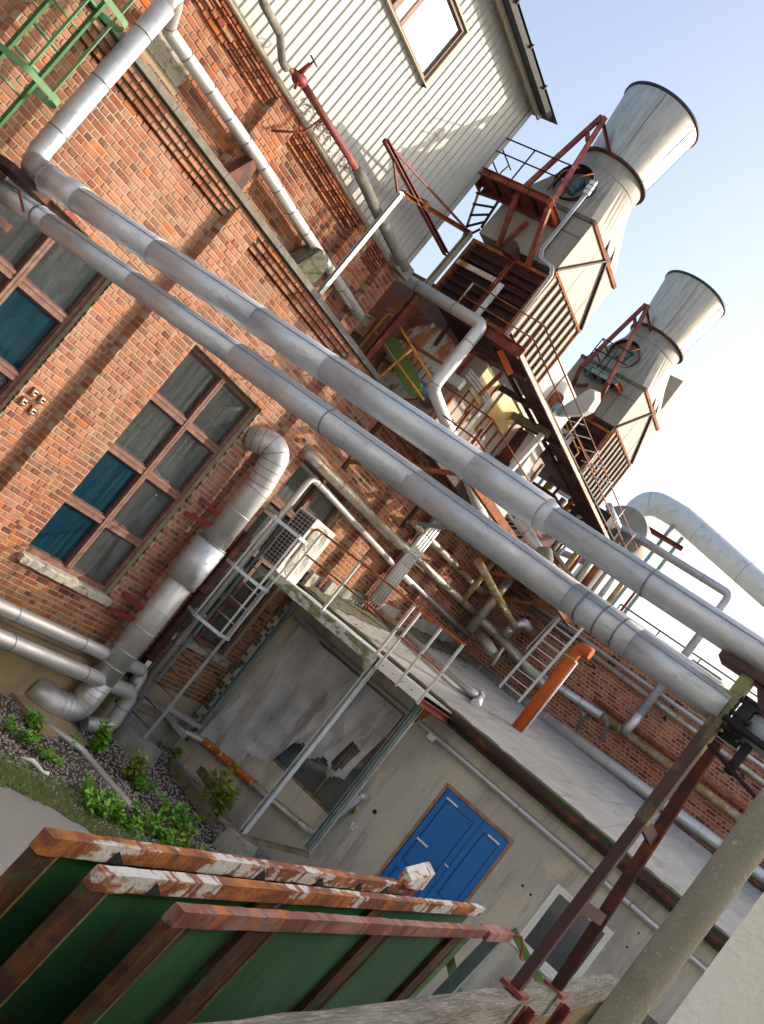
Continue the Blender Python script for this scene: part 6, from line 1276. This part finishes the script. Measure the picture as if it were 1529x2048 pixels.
# ------------------------------------------------------------------ foreground: three green steel container sides standing one behind the other
def side_panel(P, Q, zt, ribs, label, rimmat, hr=.092, dp=.05, stub=None, slots=()):
    P, Q = V((*P, zt)), V((*Q, zt)); u = (Q-P).normalized(); n = V((u.y, -u.x, 0))     # n points to the viewer's side
    if n.y > 0: n = -n
    lean = V((0, .1, -1.0)); t = thing('container_side', (P+Q)/2-V((0, 0, zt)), label, 'container side', 'rusty green container sides')
    Lg = (Q-P).length; H = zt
    def pt(s_, d, h): return P+u*s_+n*d+lean*h
    # sheet
    m_ = MB(); m_.add([pt(0.02, -.012, .02), pt(Lg-.02, -.012, .02), pt(Lg-.02, -.012, H), pt(0.02, -.012, H), pt(0.02, 0, .02), pt(Lg-.02, 0, .02), pt(Lg-.02, 0, H), pt(0.02, 0, H)], [(0, 1, 2, 3), (7, 6, 5, 4), (0, 4, 5, 1), (1, 5, 6, 2), (2, 6, 7, 3), (3, 7, 4, 0)]); m_.build('sheet', 'panel_green', t)
    def member(s0, s1, d0, d1, h0, h1, nm, mat, seg=1, wob=0.0):
        mb = MB(); vs = []
        for k in range(seg+1):
            s_ = s0+(s1-s0)*k/seg
            for (d, h) in ((d0, h0), (d1, h0), (d1, h1), (d0, h1)): vs.append(pt(s_, d+random.uniform(-wob, wob), h+random.uniform(-wob, wob)))
        fs = [(k*4+j, k*4+(j+1) % 4, (k+1)*4+(j+1) % 4, (k+1)*4+j) for k in range(seg) for j in range(4)]+[(3, 2, 1, 0), tuple(seg*4+j for j in range(4))]
        mb.add(vs, fs); return mb.build(nm, mat, t)
    ro_ = member(-.02, Lg, 0.0, dp+.012, -.0, hr, 'top_rim', rimmat, 60, .0025)
    member(-.01, .13, .0, dp, hr+.002, H, 'end_flange', 'rust_flange', 12, .002)
    member(.118, .134, .0, dp+.004, hr+.004, H, 'flange_edge', 'jacket_yellow', 8, .002)
    for (a, w_) in ribs:
        member(a, a+w_, .001, dp-.01, hr+.002, H, 'rib', 'rust_flange', 10, .002)
        member(a+w_-.012, a+w_+.006, .0, dp, hr+.004, H, 'rib_edge', 'jacket_yellow', 8, .002)
    for s_ in slots:
        m_ = MB(); a, b, c = pt(s_, dp+.016, hr*.95), pt(s_+.13, dp+.016, hr*.95), pt(s_+.02, dp+.016, hr*.25); m_.prism([a, b, c], n*.004); m_.build('torn_slot', 'dark', ro_)
    if stub:
        m_ = MB(); s_, w_, h_ = stub; a = pt(s_, 0.0, 0.0); m_.add([a, a+u*w_, a+u*w_+n*.1, a+n*.1]+[a+V((0, 0, h_*.55)), a+u*w_+V((0, 0, h_)), a+u*w_+n*.1+V((0, 0, h_*.8)), a+n*.1+V((0, 0, h_*.35))], [(3, 2, 1, 0), (4, 5, 6, 7), (0, 1, 5, 4), (1, 2, 6, 5), (2, 3, 7, 6), (3, 0, 4, 7)]); m_.build('bent_stub', 'rim', t)
    return t
side_panel((3.50, -6.58), (8.25, -6.36), 2.24, [(1.9, .2), (3.6, .2)], 'rusty container side farthest back, with a bent stub at its right end', 'rim', stub=(4.3, .42, .20), slots=(.45, 1.9, 2.75, 3.45, 4.0))
side_panel((3.72, -6.74), (9.9, -6.45), 2.22, [(1.6, .25), (3.4, .25)], 'rusty container side in the middle of the three, flaking white rim', 'rim', slots=(.38,))
cs = side_panel((4.16, -6.90), (9.25, -6.745), 2.20, [(.78, .3), (2.55, .3), (4.35, .3)], 'nearest rusty container side with brown rim and deep green panels', 'rim_brown')
# end stanchion of the nearest side, with chain hook and a green stay
es = thing('end_stanchion', (10.1, -6.65, 0), 'green and rusty end post standing right of the nearest container side', 'post')
m_ = MB(); m_.bar((9.25, -6.78, 2.155), (10.12, -6.75, 2.155), .12, .085); m_.build('head_rail', 'rim_brown', es)
m_ = MB(); m_.chan((10.02, -6.72, 2.11), (10.02, -6.50, 0.0), .10, .12, .012); m_.build('post', 'galv_green', es)
m_ = MB(); m_.tube(fillet([(10.12, -6.78, 2.14), (10.2, -6.84, 2.22), (10.3, -6.9, 2.14), (10.3, -6.92, 2.06), (10.36, -6.95, 2.04)], .05), .012, 8); m_.build('chain_hook', 'rust', es)
m_ = MB(); m_.bar((9.6, -6.2, 2.0), (10.6, -6.9, 1.15), .05, .08); tag(m_.build('green_stay', 'guard_green', None, (10.1, -6.5, 1.15)), 'light green diagonal steel stay behind the end post', 'stay')
m_ = MB(); m_.bar((10.9, -6.6, 2.1), (11.3, -7.3, 1.75), .05, .08); tag(m_.build('green_stay', 'guard_green', None, (11.1, -7, 1.75)), 'light green steel bar right of the chain hook', 'stay')

# ------------------------------------------------------------------ timber bin below the bridge post
tb = thing('timber_bin', (5.8, -7.9, 0), 'weathered timber plank bin at the foot of the bridge post', 'bin')
def plank(a, b, z0, z1, th, mat, nm='plank'):
    a, b = V((*a, 0)), V((*b, 0)); d = (b-a).normalized(); n = V((d.y, -d.x, 0))*th/2; mb = MB(); vs = []; k_ = 26
    for k in range(k_+1):
        p = a.lerp(b, k/k_)
        for (s_, z) in ((-1, z0), (1, z0), (1, z1), (-1, z1)): vs.append(p+n*s_*(1+random.uniform(-.08, .08))+V((0, 0, z+random.uniform(-.006, .006))))
    mb.add(vs, [(k*4+j, k*4+(j+1) % 4, (k+1)*4+(j+1) % 4, (k+1)*4+j) for k in range(k_) for j in range(4)]+[(3, 2, 1, 0), tuple(k_*4+j for j in range(4))]); return mb.build(nm, mat, tb)
plank((1.9, -8.045), (9.20, -7.835), 2.46, 2.63, .10, 'wood_grey')
for k in range(10): plank((1.9, -8.035), (9.20, -7.825), 2.45-.24*(k+1), 2.45-.24*k-.006, .075, 'wood_yellow')
plank((9.15, -7.86), (9.15, -9.6), 2.40, 2.60, .11, 'wood_grey')
for k in range(10): plank((9.14, -7.86), (9.14, -9.6), 2.39-.24*(k+1), 2.39-.24*k-.006, .075, 'wood_yellow')
m_ = MB(); m_.box((1.9, -9.6, 1.5), (9.1, -8.02, 1.55)); m_.build('bin_floor', 'dark', tb)
for k, (x, y) in enumerate(((8.9, -8.1), (8.88, -8.3))):
    m_ = MB(); m_.box((x-.16, y-.08, 2.0), (x+.10, y+.08, 2.22)); tag(m_.build('green_crate', 'panel_green', None, (x, y, 2.0)), ('green crate in the dark corner of the timber bin', 'second green crate nearer in the timber bin corner')[k], 'crate', 'green crates in the bin')
# bridge post, raking brace, pipe saddle
bp_ = thing('bridge_post', (5.76, -7.92, 0), 'dark steel bridge post with lichen that carries the overhead pipes', 'post')
m_ = MB(); m_.chan((5.74, -7.92, 2.66), (5.74, -7.92, 3.72), .075, .06, .012, flip=-1); m_.build('shaft', 'oxide_dark', bp_)
m_ = MB(); m_.chan((5.74, -7.92, 3.72), (5.74, -7.92, 4.67), .095, .07, .012, flip=-1); m_.build('upper_shaft', 'lichen_post', bp_)
m_ = MB(); m_.box((5.66, -7.99, 2.635), (5.82, -7.85, 2.66)); m_.build('base_plate', 'oxide', bp_)
m_ = MB(); m_.chan((5.74, -8.065, 0.0), (5.74, -8.045, 2.63), .07, .07, .012); m_.build('lower_shaft', 'oxide', bp_)
m_ = MB(); m_.box((5.66, -8.04, 4.66), (5.86, -7.74, 4.70)); m_.build('saddle', 'rust_dark', bp_)
m_ = MB(); m_.add([(5.7, -7.97, 4.66), (5.7, -8.22, 4.62), (5.7, -8.10, 4.48), (5.72, -7.97, 4.66), (5.72, -8.22, 4.62), (5.72, -8.10, 4.48)], [(0, 1, 2), (5, 4, 3), (0, 3, 4, 1), (1, 4, 5, 2), (2, 5, 3, 0)]); m_.build('gusset', 'rust_dark', bp_)
br = thing('raking_brace', (6.68, -7.9, 2.64), 'rusty raking brace leaning against the bridge post', 'brace')
m_ = MB(); m_.chan((6.72, -7.92, 2.64), (5.92, -7.95, 4.32), .07, .062, .012, flip=-1); m_.build('shaft', 'rust_dark', br)
m_ = MB(); m_.box((6.64, -7.99, 2.618), (6.80, -7.85, 2.645)); m_.build('base_plate', 'oxide', br)
m_ = MB(); m_.chan((6.7, -8.05, 0.0), (6.7, -8.03, 2.61), .07, .07, .012); m_.build('lower_shaft', 'oxide', br)
for s_ in (.30, .62): q = V((6.72, -7.92, 2.64)).lerp(V((5.92, -7.95, 4.32)), s_); m_ = MB(); m_.bar((5.80, -7.93, q.z+.04), (q.x-.04, -7.94, q.z), .03, .07); m_.build('batten', 'oxide_dark', br)
# black clamp, rods and hooks under the lower pipe right of the post
hg = thing('pipe_clamp', (5.7, -8.1, 4.2), 'black iron clamp and hanging rods under the pipe right of the post', 'clamp')
m_ = MB(); m_.lathe([(.08, -.035), (.125, -.035), (.13, 0), (.125, .035), (.08, .035)], (5.76, -8.02, 4.45), 20, axis='y'); m_.build('flange', 'black_iron', hg)
for k in range(8): a = k*math.pi/4; m_ = MB(); c = V((5.76+.118*math.cos(a), -8.02, 4.45+.118*math.sin(a))); m_.tube([c+V((0, -.06, 0)), c+V((0, .06, 0))], .014, 6); m_.build('bolt', 'black_iron', hg)
m_ = MB(); m_.tube([(5.60, -7.96, 4.40), (5.60, -8.9, 4.37)], .02, 8); m_.build('rod', 'black_iron', hg)
m_ = MB(); m_.tube([(5.62, -7.98, 4.24), (5.62, -8.75, 4.06)], .012, 8); m_.build('lower_rod', 'black_iron', hg)
m_ = MB(); m_.tube([(5.66, -8.13, 4.36), (5.64, -8.13, 4.18)], .026, 8); m_.build('hanger_leg', 'black_iron', hg)
m_ = MB(); m_.tube(fillet([(5.60, -8.36, 4.33), (5.60, -8.36, 4.22), (5.60, -8.42, 4.12), (5.60, -8.41, 3.96), (5.60, -8.36, 3.90)], .05), .022, 8); m_.build('hook', 'black_iron', hg)
# round concrete post
m_ = MB(); pts = [V((4.6, -8.51, -.02+k*.25)) for k in range(25)]; m_.tube(pts, [.077+random.uniform(-.0015, .0015) for _ in pts], 26)
tag(m_.build('concrete_post', 'post_concrete', None, (4.6, -8.51, 0)), 'round rough concrete post near the right edge', 'post')
# white rendered wall corner close by
m_ = MB(); n = 20; vs = []
m_.box((2.9, -11.0, 0), (3.25, -8.785, 5.2)); tag(m_.build('white_wall', 'stucco_white', None, (3, -9.8, 0)), 'white roughcast wall at the lower right corner', 'wall')
# unseen block added across the yard to shade the low roof and the ground
fb = thing('added_shade_block', (52, -35, 0), 'tall unseen block added across the yard to shade the low roof', 'building')
m_ = MB(); m_.box((26, -40, 0), (66, -30.0, 25.4)); m_.build('wall', 'stucco', fb)
for k in range(9):
    for r_ in range(6):
        x = 27.5+k*4.3; m_ = MB(); m_.box((x, -30.02, 1.5+r_*4), (x+2.4, -29.98, 3.9+r_*4)); m_.build('window', 'glass_black', fb)

rb = thing('added_bounce_block', (-9, -12, 0), 'unseen pale block added behind the viewpoint to bounce light', 'building')  # unseen block added to bounce sunlight back onto the yard walls
m_ = MB(); m_.box((-16, -34, 0), (-5, 2, 13)); m_.build('wall', 'pale_grey', rb)
for k in range(7):
    for r_ in range(3): y = -32+k*4.8; m_ = MB(); m_.box((-5.02, y, 1.8+r_*3.8), (-4.98, y+1.5, 3.9+r_*3.8)); m_.build('window', 'glass_black', rb)
# ------------------------------------------------------------------ weeds
def leaf(mb, c, d, s_, roll):
    d = d.normalized(); sd = d.cross(V((0, 0, 1)))
    if sd.length < .1: sd = V((1, 0, 0))
    sd.normalize(); sd = (sd*math.cos(roll)+d.cross(sd)*math.sin(roll)); up_ = sd.cross(d)
    mb.add([c, c+d*s_*.45+sd*s_*.34+up_*s_*.08, c+d*s_, c+d*s_*.45-sd*s_*.34+up_*s_*.08, c+d*s_*.5-up_*s_*.03], [(0, 1, 4), (1, 2, 4), (2, 3, 4), (3, 0, 4)])
def weed(px, py, h_, spread, n, ls, mat, label, stems=6, z=.04, name='weed'):
    b = atZ(px, py, z); t = thing(name, (b.x, b.y, .03), label, 'plant', 'weeds along the gravel strip')
    lv, sm = MB(), MB(); n = int(n*2.2); ls *= 1.35; spread *= 1.2
    for k in range(stems):
        a = random.uniform(0, 6.28); r_ = spread*math.sqrt(random.random()); base = b+V((r_*.4*math.cos(a), r_*.4*math.sin(a), -.02)); tip = b+V((r_*math.cos(a), r_*math.sin(a), h_*random.uniform(.55, 1.0))); mid = base.lerp(tip, .5)+V((0, 0, h_*.12))
        sm.tube([base, mid, tip], .005, 5, r2=.002)
        for i in range(n//stems):
            s_ = random.uniform(.15, 1); c = (base*(1-s_)+mid*s_)*(1-s_)+(mid*(1-s_)+tip*s_)*s_+V((random.gauss(0, .02), random.gauss(0, .02), random.gauss(0, .015)))
            leaf(lv, c, V((random.gauss(0, 1), random.gauss(0, 1), random.gauss(.25, .5))), ls*random.uniform(.6, 1.25), random.uniform(-.6, .6))
    lv.build('foliage', mat, t); sm.build('stems', 'stem', t); return t
random.seed(41)
weed(28, 1472, .20, .22, 130, .055, 'leaf_a', 'low green weed at the left edge by the bottom elbow')
weed(62, 1455, .22, .14, 80, .055, 'leaf_a', 'small green weed just below the bottom elbow')
weed(98, 1522, .12, .18, 90, .045, 'leaf_a', 'low spreading weed on the gravel left of the hose')
weed(190, 1508, .42, .16, 150, .07, 'leaf_a', 'bright green leafy weed climbing beside the ladder footing', 7)
weed(140, 1490, .12, .08, 40, .05, 'leaf_a', 'tiny green weed by the drain hose')
weed(252, 1560, .38, .16, 150, .06, 'leaf_y', 'yellow-green bushy weed right of the drain hose', 7)
weed(275, 1580, .24, .16, 110, .055, 'leaf_a', 'green weed behind the yellow-green one')
weed(180, 1610, .20, .30, 230, .055, 'leaf_a', 'broad green clump between hose and asphalt edge', 12)
weed(235, 1640, .18, .30, 230, .05, 'leaf_a', 'mid green clump at the asphalt edge', 12)
weed(300, 1672, .20, .34, 260, .055, 'leaf_a', 'wide green clump at the end of the hose', 12)
weed(345, 1650, .26, .28, 230, .06, 'leaf_a', 'dense green clump below the yellow sapling', 10)
weed(370, 1700, .14, .22, 130, .05, 'leaf_y', 'pale green clump just above the rusty rim', 8)
weed(425, 1640, .55, .22, 150, .075, 'leaf_y', 'yellowing sapling with broad leaves beside the timber', 7, .1, 'sapling')
weed(400, 1610, .75, .14, 60, .075, 'leaf_y', 'thin tall yellow-leaved sapling in front of the sheeting', 3, .1, 'sapling')
weed(578, 1738, .28, .11, 60, .085, 'leaf_a', 'small broad-leaved weed by the pale apron', 5, .03)
weed(330, 1500, .12, .2, 80, .06, 'leaf_a', 'low dark weed right of the ladder footing', 6, .03)
# thin grass and moss tufts on the verge
gs = MB(); random.seed(43)
vg_ = [(7.5, -2.0), (8.7, -2.05), (9.4, -2.2), (10.2, -2.75), (10.9, -3.5), (11.6, -4.4)]
for i in range(5200):
    s_ = random.random()*(len(vg_)-1); k = min(int(s_), len(vg_)-2); p = V(vg_[k]).lerp(V(vg_[k+1]), s_-k); y = p.y+random.gauss(.12, .22); x = p.x+random.gauss(0, .12)
    b = V((x, y, .03)); h_ = random.uniform(.02, .07); d = V((random.gauss(0, .5), random.gauss(0, .5), 1)).normalized()*h_; e = V((random.gauss(0, 1), random.gauss(0, 1), 0)).normalized()*.006
    gs.add([b-e, b+e, b+d], [(0, 1, 2)])
tag(gs.build('verge_grass', 'leaf_a'), 'thin grass and moss along the asphalt edge', 'grass', kind='stuff')
# litter: white scrap and a small orange scrap
a = atZ(65, 1530, .06); m_ = MB(); m_.tube([a+V((-.12, .10, 0)), a+V((0, .03, .03)), a+V((.10, -.10, .0)), a+V((.16, -.13, .01))], [.012, .03, .02, .028], 7); tag(m_.build('paper_scrap', 'white', None, a), 'crumpled white scrap lying among the weeds at the left', 'litter')
a = atZ(226, 1512, .05); m_ = MB(); m_.tube([a, a+V((.04, -.05, .02)), a+V((.05, -.10, .0))], [.015, .022, .014], 6); tag(m_.build('orange_scrap', 'rust_orange', None, a), 'small orange scrap on the gravel by the footing', 'litter')
dl = MB(); random.seed(47)
for i in range(700):
    x = random.uniform(8.3, 13.8); y = random.uniform(-3.2, -.2)
    if y < (-1.9 if x < 8.9 else -1.9-(x-8.9)*.95): continue
    c = V((x, y, .055)); a = random.uniform(0, 6.28); l_ = random.uniform(.015, .06); d = V((math.cos(a), math.sin(a), random.uniform(-.1, .35)))*l_; e = d.cross(V((0, 0, 1))).normalized()*random.choice((.003, .010))
    dl.add([c-d, c+e, c+d, c-e], [(0, 1, 2, 3)])
tag(dl.build('dead_stems', 'dry'), 'dead stems and dry leaves strewn over the gravel', 'litter', kind='stuff')
